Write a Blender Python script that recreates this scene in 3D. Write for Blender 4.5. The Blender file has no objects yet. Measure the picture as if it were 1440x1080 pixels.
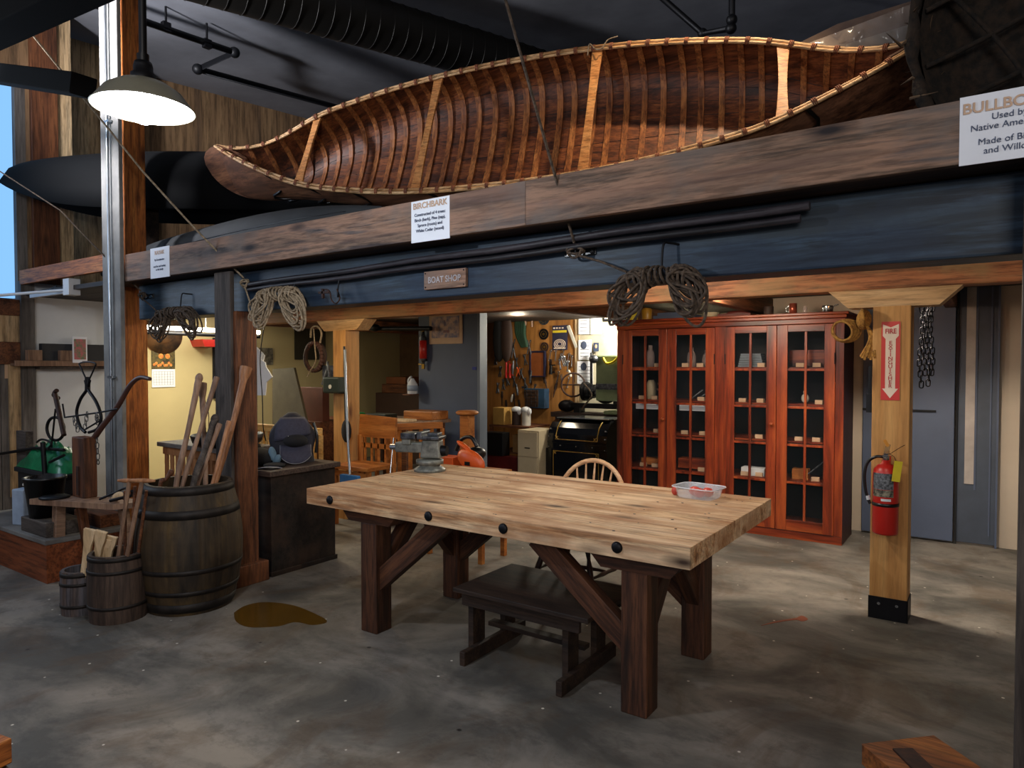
import bpy, math, random
from mathutils import Vector, Matrix, Euler
random.seed(7)
R = math.radians
scene = bpy.context.scene
col = scene.collection

# ------------------------------------------------------------ camera
CAM = Vector((0, 0, 1.6)); YAW = R(34.8); PITCH = math.atan(25/968.); FPX = 968.
cd = bpy.data.cameras.new('camera'); cam = bpy.data.objects.new('camera', cd); col.objects.link(cam)
cam.location = CAM; cam.rotation_euler = (math.pi/2-PITCH, 0, YAW)
cd.sensor_width = 36; cd.lens = 36*FPX/1440; cd.clip_start = .05
scene.camera = cam

# ------------------------------------------------------------ mesh builder
def frame(d):
    d = d.normalized(); a = Vector((0,0,1)) if abs(d.z) < .95 else Vector((1,0,0))
    u = d.cross(a).normalized(); return u, u.cross(d).normalized()
class MB:
    def __init__(s): s.v=[]; s.f=[]; s.sm=[]; s.mi=[]; s.cur=0
    def add(s, vs, fs, smooth=False):
        n=len(s.v); s.v += [Vector(v) for v in vs]
        for f in fs: s.f.append([i+n for i in f]); s.sm.append(smooth); s.mi.append(s.cur)
        return s
    def box(s, c, d, rot=None):
        c=Vector(c); x,y,z=d[0]/2,d[1]/2,d[2]/2
        vs=[Vector(p) for p in ((-x,-y,-z),(x,-y,-z),(x,y,-z),(-x,y,-z),(-x,-y,z),(x,-y,z),(x,y,z),(-x,y,z))]
        if rot: m=Euler(rot).to_matrix(); vs=[m@v for v in vs]
        return s.add([v+c for v in vs], [(0,3,2,1),(4,5,6,7),(0,1,5,4),(1,2,6,5),(2,3,7,6),(3,0,4,7)])
    def bx(s, a, b):
        return s.box([(a[i]+b[i])/2 for i in range(3)], [abs(b[i]-a[i]) for i in range(3)])
    def cyl(s, p0, p1, r0, r1=None, n=16, cap=True, smooth=True):
        p0,p1=Vector(p0),Vector(p1); r1=r0 if r1 is None else r1
        u,w=frame(p1-p0); vs=[]
        for p,r in ((p0,r0),(p1,r1)):
            for i in range(n):
                a=2*math.pi*i/n; vs.append(p+(u*math.cos(a)+w*math.sin(a))*r)
        s.add(vs,[(i,(i+1)%n,n+(i+1)%n,n+i) for i in range(n)],smooth)
        if cap:
            s.add(vs[:n],[tuple(range(n))[::-1]]); s.add(vs[n:],[tuple(range(n))])
        return s
    def tube(s, pts, r, n=7, closed=False):
        pts=[Vector(p) for p in pts]; m=len(pts); rs=r if isinstance(r,(list,tuple)) else [r]*m
        vs=[]; u=None
        for i,p in enumerate(pts):
            if closed: d=pts[(i+1)%m]-pts[i-1]
            else: d=pts[min(i+1,m-1)]-pts[max(i-1,0)]
            if d.length<1e-7: d=Vector((0,0,1))
            d.normalize()
            if u is None: u,_=frame(d)
            u=(u-d*u.dot(d))
            if u.length<1e-5: u,_=frame(d)
            u.normalize(); w=u.cross(d)
            for k in range(n):
                a=2*math.pi*k/n; vs.append(p+(u*math.cos(a)+w*math.sin(a))*rs[i])
        fs=[]
        for i in range(m if closed else m-1):
            j=(i+1)%m
            for k in range(n): fs.append((i*n+k,i*n+(k+1)%n,j*n+(k+1)%n,j*n+k))
        s.add(vs,fs,True)
        if not closed:
            s.add(vs[:n],[tuple(range(n))[::-1]]); s.add(vs[-n:],[tuple(range(n))])
        return s
    def lathe(s, prof, c=(0,0,0), n=24, axis=None, smooth=True):
        c=Vector(c); m=len(prof); vs=[]
        M=Matrix.Identity(3) if axis is None else Vector((0,0,1)).rotation_difference(Vector(axis)).to_matrix()
        for r,z in prof:
            for i in range(n):
                a=2*math.pi*i/n; vs.append(c+M@Vector((r*math.cos(a),r*math.sin(a),z)))
        fs=[(j*n+i,j*n+(i+1)%n,(j+1)*n+(i+1)%n,(j+1)*n+i) for j in range(m-1) for i in range(n)]
        return s.add(vs,fs,smooth)
    def prism(s, poly, axis, a, b, smooth=False):
        k={'x':0,'y':1,'z':2}[axis]; n=len(poly)
        def P(p,t):
            q=list(p); q.insert(k,t); return Vector(q)
        vs=[P(p,a) for p in poly]+[P(p,b) for p in poly]
        s.add(vs,[(i,(i+1)%n,n+(i+1)%n,n+i) for i in range(n)],smooth)
        return s.add(vs,[tuple(range(n))[::-1],tuple(range(n,2*n))])
    def ell(s, c, r, rot=None, n=14, m=9):
        c=Vector(c); M=Euler(rot).to_matrix() if rot else Matrix.Identity(3)
        vs=[]
        for j in range(m+1):
            t=math.pi*j/m
            for i in range(n):
                a=2*math.pi*i/n
                vs.append(c+M@Vector((r[0]*math.sin(t)*math.cos(a),r[1]*math.sin(t)*math.sin(a),r[2]*math.cos(t))))
        return s.add(vs,[(j*n+i,(j+1)*n+i,(j+1)*n+(i+1)%n,j*n+(i+1)%n) for j in range(m) for i in range(n)],True)
    def torus(s, c, R_, r, axis=(0,0,1), n=24, k=7, sx=1, sy=1, rot=0):
        c=Vector(c); M=Vector((0,0,1)).rotation_difference(Vector(axis)).to_matrix()
        return s.tube([c+M@Vector((R_*sx*math.cos(2*math.pi*i/n+rot),R_*sy*math.sin(2*math.pi*i/n+rot),0)) for i in range(n)],r,k,True)
    def build(s, name, mat, parent=None, bevel=0, label=None, solid=0, sub=0, fix=True):
        me=bpy.data.meshes.new(name)
        o=bpy.data.objects.new(name,me); col.objects.link(o)
        org=Vector((0,0,0))
        if parent is not None:
            o.parent=parent; org=ORG.get(parent.name,org)
        elif s.v:
            lo=Vector([min(v[i] for v in s.v) for i in range(3)]); hi=Vector([max(v[i] for v in s.v) for i in range(3)])
            org=Vector(((lo.x+hi.x)/2,(lo.y+hi.y)/2,lo.z)); o.location=org
        ORG[o.name]=org
        me.from_pydata([v-org for v in s.v],[],s.f)
        for p,a,b in zip(me.polygons,s.sm,s.mi): p.use_smooth=a; p.material_index=b
        for m in (mat if isinstance(mat,(list,tuple)) else [mat]): me.materials.append(m)
        if fix:
            import bmesh
            bm=bmesh.new(); bm.from_mesh(me)
            bmesh.ops.remove_doubles(bm,verts=bm.verts,dist=1e-6) if False else None
            bmesh.ops.recalc_face_normals(bm,faces=bm.faces); bm.to_mesh(me); bm.free()
        if solid: m=o.modifiers.new('s','SOLIDIFY'); m.thickness=solid; m.offset=0
        if sub: m=o.modifiers.new('u','SUBSURF'); m.levels=sub; m.render_levels=sub
        if bevel:
            m=o.modifiers.new('b','BEVEL'); m.width=bevel; m.segments=2; m.limit_method='ANGLE'; m.angle_limit=R(40)
        if label: o['label']=label
        return o
ORG={}
def thing(name, label, cat, loc, group=None):
    o=bpy.data.objects.new(name,None); col.objects.link(o); o.location=loc; o.empty_display_size=.1
    ORG[o.name]=Vector(loc); o['label']=label; o['category']=cat
    if group: o['group']=group
    return o
def tag(o,label,cat,group=None,kind=None):
    o['label']=label; o['category']=cat
    if group: o['group']=group
    if kind: o['kind']=kind
    return o
def struct(o): o['kind']='structure'; return o
def children(o): return [c for c in bpy.data.objects if c.parent is o]
def dup(root, loc, rz=0, label=None):
    r=root.copy(); col.objects.link(r); r.location=loc; r.rotation_euler=(0,0,rz)
    if label: r['label']=label
    for ch in children(root):
        if ch is r: continue
        c=ch.copy(); col.objects.link(c); c.parent=r
        for g in children(ch):
            d=g.copy(); col.objects.link(d); d.parent=c
    return r
def beam(name, p0, p1, w, h, mat, parent=None, bevel=.006, label=None, up=(0,0,1), cuts=None):
    """timber from p0 to p1; its own X runs along the grain, w across, h in the 'up' direction"""
    p0,p1=Vector(p0),Vector(p1); d=(p1-p0); L=d.length; d.normalize()
    up=Vector(up)
    if abs(d.dot(up))>.98: up=Vector((0,1,0))
    y=up.cross(d).normalized(); z=d.cross(y)
    M=Matrix((d,y,z)).transposed()
    me=bpy.data.meshes.new(name); n=6
    vs=[];fs=[]
    for i in range(n+1):
        t=L*i/n
        vs+=[(t,-w/2,-h/2),(t,w/2,-h/2),(t,w/2,h/2),(t,-w/2,h/2)]
    if cuts:
        for k,dx in cuts: vs[k if k>=0 else len(vs)+k]=(vs[k][0]+dx,)+tuple(vs[k][1:])
    for i in range(n):
        a=i*4
        for k in range(4): fs.append((a+k,a+4+k,a+4+(k+1)%4,a+(k+1)%4))
    fs.append((0,1,2,3)); fs.append((n*4+3,n*4+2,n*4+1,n*4))
    me.from_pydata(vs,[],fs); me.materials.append(mat)
    import bmesh
    bm=bmesh.new(); bm.from_mesh(me); bmesh.ops.recalc_face_normals(bm,faces=bm.faces); bm.to_mesh(me); bm.free()
    o=bpy.data.objects.new(name,me); col.objects.link(o)
    org=ORG.get(parent.name,Vector()) if parent is not None else Vector()
    if parent is not None: o.parent=parent
    o.matrix_basis=Matrix.Translation(p0-org)@M.to_4x4()
    if bevel:
        m=o.modifiers.new('b','BEVEL'); m.width=bevel; m.segments=2; m.limit_method='ANGLE'; m.angle_limit=R(40)
    if label: o['label']=label
    return o

# ------------------------------------------------------------ materials
def lin(h):
    h=h.lstrip('#'); c=[int(h[i:i+2],16)/255 for i in (0,2,4)]
    return [x/12.92 if x<=.04045 else ((x+.055)/1.055)**2.4 for x in c]+[1]
def base(name, rough=.6, metal=0, spec=.5):
    m=bpy.data.materials.new(name); m.use_nodes=True; nt=m.node_tree; b=nt.nodes['Principled BSDF']
    b.inputs['Roughness'].default_value=rough; b.inputs['Metallic'].default_value=metal
    b.inputs['Specular IOR Level'].default_value=spec
    return m,nt,b
def N(nt,t,**k):
    n=nt.nodes.new(t)
    for a,v in k.items():
        if a in n.inputs: n.inputs[a].default_value=v
        else: setattr(n,a,v)
    return n
def coords(nt, scale, jitter=True):
    tc=N(nt,'ShaderNodeTexCoord'); mp=N(nt,'ShaderNodeMapping'); mp.inputs['Scale'].default_value=scale
    if jitter:
        oi=N(nt,'ShaderNodeObjectInfo'); cx=N(nt,'ShaderNodeVectorMath',operation='SCALE'); cx.inputs[0].default_value=(7,5,9)
        nt.links.new(oi.outputs['Random'],cx.inputs['Scale'])
        ad=N(nt,'ShaderNodeVectorMath',operation='ADD'); nt.links.new(tc.outputs['Object'],ad.inputs[0]); nt.links.new(cx.outputs[0],ad.inputs[1])
        nt.links.new(ad.outputs[0],mp.inputs['Vector'])
    else: nt.links.new(tc.outputs['Object'],mp.inputs['Vector'])
    return mp.outputs[0]
def ramp(nt, fac, cols):
    r=N(nt,'ShaderNodeValToRGB'); e=r.color_ramp.elements
    n=len(cols)
    for i,c in enumerate(cols):
        pos,c=(c if isinstance(c,tuple) else (.36+.28*i/max(n-1,1),c))
        if i<2: e[i].position=pos; e[i].color=lin(c)
        else: x=e.new(pos); x.color=lin(c)
    nt.links.new(fac,r.inputs[0]); return r.outputs[0]
def mix(nt,fac,a,b,blend='MIX'):
    m=N(nt,'ShaderNodeMix',data_type='RGBA',blend_type=blend)
    if isinstance(fac,(int,float)): m.inputs[0].default_value=fac
    else: nt.links.new(fac,m.inputs[0])
    for k,x in ((6,a),(7,b)):
        if isinstance(x,str): m.inputs[k].default_value=lin(x)
        else: nt.links.new(x,m.inputs[k])
    return m.outputs[2]
def bumpit(nt,b,fac,strength=.3,dist=.01):
    bp=N(nt,'ShaderNodeBump'); bp.inputs['Strength'].default_value=strength; bp.inputs['Distance'].default_value=dist
    nt.links.new(fac,bp.inputs['Height']); nt.links.new(bp.outputs[0],b.inputs['Normal'])
def wood(name, cols, axis='x', s=1., rough=.6, bump=.3, knots=None, stain=None, band=None, fine=1.):
    m,nt,b=base(name,rough,spec=.35)
    sc=[14*s,14*s,14*s]; sc['xyz'.index(axis)]=1.1*s
    v=coords(nt,sc)
    n1=N(nt,'ShaderNodeTexNoise',Scale=1.,Detail=8.,Roughness=.62,Distortion=.5); nt.links.new(v,n1.inputs['Vector'])
    c=ramp(nt,n1.outputs[0],cols)
    v2=coords(nt,[x*5 for x in sc]); n2=N(nt,'ShaderNodeTexNoise',Scale=1.,Detail=4.,Roughness=.7); nt.links.new(v2,n2.inputs['Vector'])
    g=ramp(nt,n2.outputs[0],[(.38,'#565656'),(.56,'#ffffff')])
    c=mix(nt,.62*fine,c,g,'MULTIPLY')
    if band:
        sb=[9,9,9]; sb['xyz'.index(axis)]=.25
        v5=coords(nt,sb); n5=N(nt,'ShaderNodeTexNoise',Scale=1.,Detail=3.,Roughness=.6); nt.links.new(v5,n5.inputs['Vector'])
        c=mix(nt,ramp(nt,n5.outputs[0],[(.4,'#000000'),(.62,'#cccccc')]),c,band)
    if stain:
        v3=coords(nt,(2.2,3,3)); n3=N(nt,'ShaderNodeTexNoise',Scale=1.,Detail=5.,Roughness=.6); nt.links.new(v3,n3.inputs['Vector'])
        f=ramp(nt,n3.outputs[0],[(.46,'#000000'),(.6,'#d0d0d0')]); c=mix(nt,f,c,stain)
    if knots:
        sk=[5,5,5]; sk['xyz'.index(axis)]=1.7
        v4=coords(nt,sk); vo=N(nt,'ShaderNodeTexVoronoi',Scale=1.,Randomness=1.); nt.links.new(v4,vo.inputs['Vector'])
        f=ramp(nt,vo.outputs['Distance'],[(.05,'#ffffff'),(.2,'#000000')]); c=mix(nt,f,c,knots)
    nt.links.new(c,b.inputs['Base Color'])
    bumpit(nt,b,n2.outputs[0],bump,.004)
    return m
def plain(name, c, rough=.5, metal=0, var=.15, scale=6, spec=.5, c2=None, bump=0, emit=0):
    m,nt,b=base(name,rough,metal,spec)
    v=coords(nt,(scale,)*3); n=N(nt,'ShaderNodeTexNoise',Scale=1.,Detail=5.,Roughness=.6); nt.links.new(v,n.inputs['Vector'])
    if c2: cc=ramp(nt,n.outputs[0],[(.38,c),(.62,c2)])
    else:
        g=ramp(nt,n.outputs[0],[(.3,'#%02x%02x%02x'%((int(255*(1-var)),)*3)),(.7,'#ffffff')]); cc=mix(nt,1.,c,g,'MULTIPLY')
    nt.links.new(cc,b.inputs['Base Color'])
    if bump: bumpit(nt,b,n.outputs[0],bump,.01)
    if emit:
        b.inputs['Emission Color'].default_value=lin(c); b.inputs['Emission Strength'].default_value=emit
    return m
def glass(name, c='#ffffff', rough=.02, alpha=.12, spec=.5):
    m,nt,b=base(name,rough,0,spec); b.inputs['Base Color'].default_value=lin(c); b.inputs['Alpha'].default_value=alpha
    return m
M={}
M['cedar']=wood('cedar',['#8f5226','#b4682f','#c97f3c'],rough=.62,knots='#4e2410',bump=.15)
M['postyellow']=wood('post_yellow',['#a8743a','#c08a4a','#cf9c5a'],rough=.6,knots='#6b4020',bump=.12,fine=.6)
M['bracket']=wood('bracket_wood',['#b48a5a','#c89e6e','#d2ac7e'],rough=.62,bump=.1,fine=.6)
M['redbeam']=wood('red_beam_wood',['#70482c','#a0623c','#b47248','#7a6248'],s=.6,rough=.7,stain='#8f7048',knots='#54321d')
M['board']=wood('edge_board_wood',['#453a38','#786253','#9a7863','#57504f'],s=.8,rough=.75,knots='#262022',stain='#6f6661',band='#9a7562')
M['blue']=wood('blue_beam_stain',['#12181f','#22303d','#36495c','#1a232e'],s=.8,rough=.5,stain='#1c2a3e',band='#38434c')
M['brownpost']=wood('brown_post_wood',['#47291a','#6a3f26','#7c4c2d'],rough=.6,knots='#22130c')
M['brownz']=wood('brown_post_wood_upright',['#47291a','#6a3f26','#7c4c2d'],axis='z',rough=.6,knots='#22130c',s=.6)
M['greyz']=wood('grey_wood_upright',['#4c4744','#67615c','#7c7671'],axis='z',rough=.75,fine=.6,s=.6)
M['greyboard']=wood('grey_board_wood',['#332c28','#4a423d','#5a514b'],rough=.8,fine=.6)
M['condboard']=plain('conduit_board_paint','#85837f',.75,c2='#6f6d6b',scale=5)
M['greypost']=wood('grey_weathered_wood',['#5e5a5a','#77716e','#8a8481'],rough=.7,fine=.6)
M['tabletop']=wood('bench_top_wood',['#7d5232','#bb885c','#dfbb90','#a06f49'],s=.9,rough=.7,knots='#3c2a1e',stain='#9c6c46',bump=.5,band='#e8caa6')
M['tableleg']=wood('bench_leg_wood',['#2e1c13','#4a2c1c','#5f3a24'],rough=.6,knots='#1a100b')
M['darkbench']=wood('dark_bench_wood',['#1c1410','#30221a','#3d2c20'],rough=.65)
M['darkcab']=wood('dark_cabinet_wood',['#151110','#221b18','#2f241d'],rough=.55,stain='#3a2a20',s=.4)
M['darktop']=wood('dark_cabinet_top',['#3a2e29','#4d3f38','#57463c'],rough=.5)
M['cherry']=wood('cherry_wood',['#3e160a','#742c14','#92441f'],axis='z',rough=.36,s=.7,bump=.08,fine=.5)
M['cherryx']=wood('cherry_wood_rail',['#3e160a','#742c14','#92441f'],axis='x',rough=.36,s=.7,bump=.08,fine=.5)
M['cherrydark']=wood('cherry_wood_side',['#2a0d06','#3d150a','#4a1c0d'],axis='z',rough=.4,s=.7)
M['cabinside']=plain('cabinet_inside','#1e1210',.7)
M['canoein']=wood('canoe_planking',['#361a0d','#5e3018','#7c4523'],rough=.5,bump=.3)
M['canoerib']=wood('canoe_ribs',['#63351a','#885028','#a06637'],axis='z',rough=.5,bump=.15)
M['bark']=wood('birch_bark',['#4a2c1c','#7a5038','#96684a'],s=.6,rough=.6,stain='#5e4030',bump=.4)
M['gunwale']=wood('gunwale_wood',['#a87a4c','#c89c6c','#dab486'],rough=.5)
M['thwart']=wood('thwart_wood',['#a86a38','#c0824a','#cc9258'],rough=.5,bump=.1)
M['root']=plain('root_lashing','#8a4f30',.7,c2='#5c3220',scale=30)
M['pitch']=plain('pine_pitch','#0d0b0b',.35)
M['rope']=plain('rope_fibre','#a8947a',.9,c2='#75654f',scale=60,bump=.6)
M['rope2']=plain('dark_rope_fibre','#5c4c3e',.9,c2='#362c24',scale=60,bump=.6)
M['ropey']=plain('yellow_rope_fibre','#b5843c',.9,c2='#7e5524',scale=60,bump=.6)
M['iron']=plain('black_iron','#15151a',.5,.6)
M['ironlt']=plain('worn_steel','#6a6d72',.4,.8,c2='#3a3c40',scale=25)
M['rust']=plain('rusty_iron','#3f2418',.7,.3,c2='#241612',scale=30)
M['galv']=plain('galvanised_conduit','#a9b0b8',.28,.9)
M['pipeblk']=plain('black_pipe','#121318',.5,.3)
M['duct']=plain('duct_sheet','#201e1b',.5,.4,scale=2)
M['paper']=plain('white_paper','#e8ecf5',.7,var=.03)
M['papertan']=plain('tan_paper','#c9a888',.7,var=.05)
M['ink']=plain('grey_ink','#4a5570',.7); M['inktan']=plain('tan_ink','#d3b196',.7)
M['white']=plain('white_paint','#d5d8dc',.6,var=.06,scale=2); M['blacktimber']=plain('black_timber','#0e0d0d',.9,spec=.1); M['offwhite']=plain('off_white_paint','#c7c3b8',.6)  # overhead timbers get a plain, very dark matte colour
M['black']=plain('black_paint','#0c0c0e',.35); M['blackmat']=plain('black_cloth','#101014',.9)
M['yellowwall']=plain('cream_wall_paint','#c9b98a',.7,var=.06,scale=1)
M['beigewall']=plain('beige_wall_paint','#b5a592',.7,var=.08,scale=1.2)
M['bluegrey']=plain('blue_grey_paint','#485268',.55,var=.1,scale=2)
M['bluegrey2']=plain('blue_grey_edge_paint','#66707e',.55,var=.1,scale=2)
M['ceil']=plain('ceiling_board','#9a9ca4',.8,var=.25,scale=.8)
M['plywood']=wood('plywood',['#6a5440','#87694b','#9b7b58'],axis='z',s=.35,rough=.7)
M['plywoodlt']=wood('plywood_light',['#a88a64','#c0a27a','#cfb48c'],axis='z',s=.5,rough=.7)
M['plat']=plain('platform_top','#6f6c68',.8,c2='#57524e',scale=4)
M['platside']=wood('platform_side',['#5e2e16','#7c4020','#8a4b28'],rough=.6,s=.6)
M['pine']=wood('pine_wood',['#c2924e','#d6aa66','#e0b878'],rough=.5,fine=.5,bump=.1)
M['oak']=wood('oak_wood',['#8a4f22','#a8652e','#b8763a'],rough=.45,fine=.5)
M['handle']=wood('handle_wood',['#6f5544','#8b6c57','#9c7c64'],axis='z',rough=.55,fine=.5)
M['handlelt']=wood('fresh_handle_wood',['#b89870','#cfb088','#dcc09a'],axis='z',rough=.6,fine=.4)
M['handleor']=wood('orange_handle_wood',['#8a5c3c','#a6734e','#b5825a'],axis='z',rough=.5,fine=.5)
M['chairwood']=wood('chair_wood',['#c89468','#dcae84','#e8c098'],rough=.4,fine=.4,bump=.05)
M['shadeturn']=wood('turned_wood_painted_shade',['#20100a','#32190f','#3d2014'],rough=.4)  # shadow under the table is put into this chair leg colour
M['red']=plain('red_enamel','#b8241c',.35,var=.06); M['redsign']=plain('red_sign_paint','#c93530',.5,var=.04)
M['signwhite']=plain('cream_sign_paint','#e6d2bf',.6,var=.04); M['signink']=plain('red_sign_ink','#b83038',.6)
M['yellow']=plain('yellow_tag','#d8c21c',.6); M['orange']=plain('orange_plastic','#dc5a1e',.4)
M['chrome']=plain('chrome','#c8ccd0',.2,.95); M['brass']=plain('brass','#b08a3a',.3,.9)
M['green']=plain('green_plastic_sheet','#157a4c',.35,c2='#0c5a38',scale=5,bump=.8)
M['greenb']=plain('bright_green_cloth','#28a048',.8); M['darkgreen']=plain('dark_green_paint','#1f2a22',.5)
M['viseg']=plain('vise_grey_paint','#85877f',.45,.3,c2='#5c5e5a',scale=18)
M['navy']=plain('navy_nylon','#23232f',.8,bump=.2,scale=40); M['navylt']=plain('grey_violet_nylon','#3a3a4c',.8,bump=.2,scale=40)
M['piping']=plain('grey_piping','#a8a8b0',.6); M['lightblue']=plain('pale_blue_cloth','#5f7c90',.8)
M['cream']=plain('cream_metal','#b5a689',.45,var=.05); M['bluetool']=plain('blue_metal','#2b4a66',.5)
M['bluebr']=plain('bright_blue_plastic','#2b6fae',.5)
M['olive']=plain('olive_machine','#6e7a58',.5); M['brown']=plain('dark_brown_stuff','#33211a',.7)
M['hardboard']=wood('tool_wall_board',['#7a4e22','#96642e','#a8743a'],axis='z',s=.3,rough=.7,fine=.4)
M['fur']=plain('dark_fur','#0d0906',.95,c2='#2a1e14',scale=22,bump=1.)
M['hide']=plain('scraped_hide','#2a1c12',.8,c2='#54402c',scale=5,bump=.6)
M['barrel']=wood('barrel_staves',['#1d1712','#3a2e1f','#5c4724'],axis='z',s=.35,rough=.65,stain='#17120f',band='#4a3820')
M['keg']=wood('keg_staves',['#2c221c','#43342b','#524034'],axis='z',s=.6,rough=.7)
M['keg2']=wood('small_keg_staves',['#3d3a3c','#545054','#5f4838'],axis='z',s=.6,rough=.7)
M['hoop']=plain('barrel_hoop','#2a2420',.6,.5,c2='#1a1614',scale=12)
M['plastic']=glass('translucent_plastic','#e6ecf6',.2,.25); M['pane']=glass('cabinet_pane','#20282c',.03,.12)
M['jar']=glass('jar_glass','#b9a4a0',.05,.45); M['film']=glass('crinkled_film','#b8a89c',.15,.45)
M['tomato']=plain('red_lid_plastic','#d04a3a',.35)
M['hull']=plain('dark_painted_canvas','#08090b',.8,var=.1,spec=.15); M['greyhull']=plain('grey_hull','#2e3032',.75)
M['plugw']=plain('pale_plastic','#9fb0c6',.5)
M['ink2']=plain('black_ink','#15151a',.7)
M['picture']=plain('watercolour_print','#6f7086',.7,c2='#c7a894',scale=14); M['picred']=plain('red_print','#8a5a54',.7,c2='#7a6a7a',scale=30)
M['photo']=plain('garden_print','#5c7a5a',.6,c2='#c05c6a',scale=25)
def emis(name,c,s):
    m=bpy.data.materials.new(name); m.use_nodes=True; nt=m.node_tree; nt.nodes.clear()
    e=N(nt,'ShaderNodeEmission'); e.inputs[0].default_value=lin(c); e.inputs[1].default_value=s
    o=N(nt,'ShaderNodeOutputMaterial'); nt.links.new(e.outputs[0],o.inputs[0]); return m
M['bulb']=emis('bulb_glow','#dfe8ff',40); M['tube']=emis('tube_glow','#fff4e0',9); M['sky']=emis('window_daylight','#7fb4ea',1.0)

def concrete():
    m,nt,b=base('stained_concrete',.7,spec=.25)
    def nz(sc,det=6,ro=.6,dist=0):
        v=coords(nt,sc,False); n=N(nt,'ShaderNodeTexNoise',Scale=1.,Detail=float(det),Roughness=ro,Distortion=float(dist)); nt.links.new(v,n.inputs['Vector']); return n.outputs[0]
    c=ramp(nt,nz((1.1,1.6,1),8,.62,.6),[(.4,'#514e49'),(.5,'#6b665f'),(.6,'#827b72')])
    c=mix(nt,ramp(nt,nz((2.6,1.5,1),6,.7,1.),[(.5,'#000000'),(.62,'#aaaaaa')]),c,'#55412e')
    c=mix(nt,ramp(nt,nz((5,7,1),7,.75),[(.52,'#000000'),(.62,'#9a9a9a')]),c,'#3a3836')
    c=mix(nt,ramp(nt,nz((.9,2.6,1),5,.7,2.),[(.56,'#000000'),(.66,'#555555')]),c,'#938c80')
    vo=N(nt,'ShaderNodeTexVoronoi',Scale=1.,Randomness=1.); nt.links.new(coords(nt,(7,7,1),False),vo.inputs['Vector'])
    c=mix(nt,ramp(nt,vo.outputs['Distance'],[(.035,'#ffffff'),(.06,'#000000')]),c,'#cfc8ba')
    vo=N(nt,'ShaderNodeTexVoronoi',Scale=1.,Randomness=1.); nt.links.new(coords(nt,(3.1,3.7,1),False),vo.inputs['Vector'])
    c=mix(nt,ramp(nt,vo.outputs['Distance'],[(.03,'#ffffff'),(.055,'#000000')]),c,'#2a2624')
    nt.links.new(c,b.inputs['Base Color'])
    f=nz((9,9,1),8,.7); bumpit(nt,b,f,.25,.006)
    rr=ramp(nt,nz((2,3,1),5,.6),[(.35,'#b4b4b4'),(.65,'#d8d8d8')]); nt.links.new(rr,b.inputs['Roughness'])
    return m
M['floor']=concrete()

def text(body, size, loc, parent, mat, rot=(math.pi/2,0,0), align='CENTER', bold=0, name='lettering', sx=1., space=1., line=1.):
    c=bpy.data.curves.new(name,'FONT'); c.body=body; c.size=size; c.align_x=align; c.align_y='CENTER'; c.extrude=.0006; c.offset=bold
    c.space_character=space; c.space_line=line
    t=bpy.data.objects.new(name,c); col.objects.link(t)
    dg=bpy.context.evaluated_depsgraph_get(); me=bpy.data.meshes.new_from_object(t.evaluated_get(dg))
    bpy.data.objects.remove(t); me.materials.clear(); me.materials.append(mat)
    o=bpy.data.objects.new(name,me); col.objects.link(o)
    org=ORG[parent.name]; o.parent=parent; o.location=Vector(loc)-org; o.rotation_euler=rot; o.scale=(sx,1,1)
    return o

# ============================================================ THE SETTING
struct(MB().bx((-12,-6,-.1),(6,10.2,0)).build('floor',M['floor']))
def ceilz(y): return 5.0+.075*y
struct(MB().prism([(-1,ceilz(-1)),(10.2,ceilz(10.2)),(10.2,ceilz(10.2)+.1),(-1,ceilz(-1)+.1)],'x',-12,6).build('ceiling',M['ceil']))
struct(MB().bx((-12,10.0,0),(6,10.15,6)).build('wall_back',M['bluegrey']))
# cream wall of the left workroom, plywood above the loft
struct(MB().bx((-9.15,3.95,0),(-9.0,10,2.34)).build('wall_left_workroom',M['yellowwall']))
w=MB().bx((-9.15,2.6,2.44),(-9.0,10,6)); struct(w.build('wall_left_upper',M['plywood']))
struct(MB().bx((-9.15,3.9,0),(-7.95,3.98,2.34)).build('wall_left_return',M['yellowwall']))
# white partition with window to its left
w=MB().bx((-8.1,2.93,0),(-7.95,3.9,2.44)); struct(w.build('wall_left',M['white']))
w=MB().bx((-8.1,2.93,2.44),(-7.95,3.2,6)).bx((-8.1,.0,4.4),(-7.95,2.93,6)).bx((-8.1,-3,0),(-7.95,1.2,6)); struct(w.build('wall_left_timber',M['plywood']))
struct(MB().bx((-8.08,1.2,2.28),(-8.04,2.86,4.4)).build('window_1',M['sky']))
struct(MB().bx((-8.1,2.84,2.2),(-7.97,2.95,4.5)).build('trim_1',M['greyz'],bevel=.004))
struct(MB().bx((-8.1,2.84,0),(-7.9,2.96,2.45)).build('trim_2',M['greyz'],bevel=.004))
struct(MB().bx((-7.99,2.96,2.44),(-7.9,3.2,5.4)).build('trim_3',M['brownz'],bevel=.004))
struct(MB().bx((-7.97,3.2,2.44),(-7.93,3.34,5.4)).bx((-8.6,3.34,2.44),(-8.5,4.2,5.4)).build('trim_4',M['plywoodlt']))
# weathered plank door beside the window
d=MB()
for i in range(9): d.bx((-8.02,1.2+i*.185,0),(-7.97,1.38+i*.185,2.26))
door=struct(d.build('door_1',M['greyz'],bevel=.004))
MB().bx((-7.97,1.2,2.1),(-7.93,2.84,2.26)).bx((-7.97,1.2,1.62),(-7.93,2.84,1.84)).build('door_rail',M['brownpost'],door,bevel=.004)
MB().bx((-7.97,2.3,1.84),(-7.945,2.84,2.1)).bx((-7.97,2.74,.3),(-7.94,2.84,1.62)).build('door_panel',M['plywoodlt'],door,bevel=.003)
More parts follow.
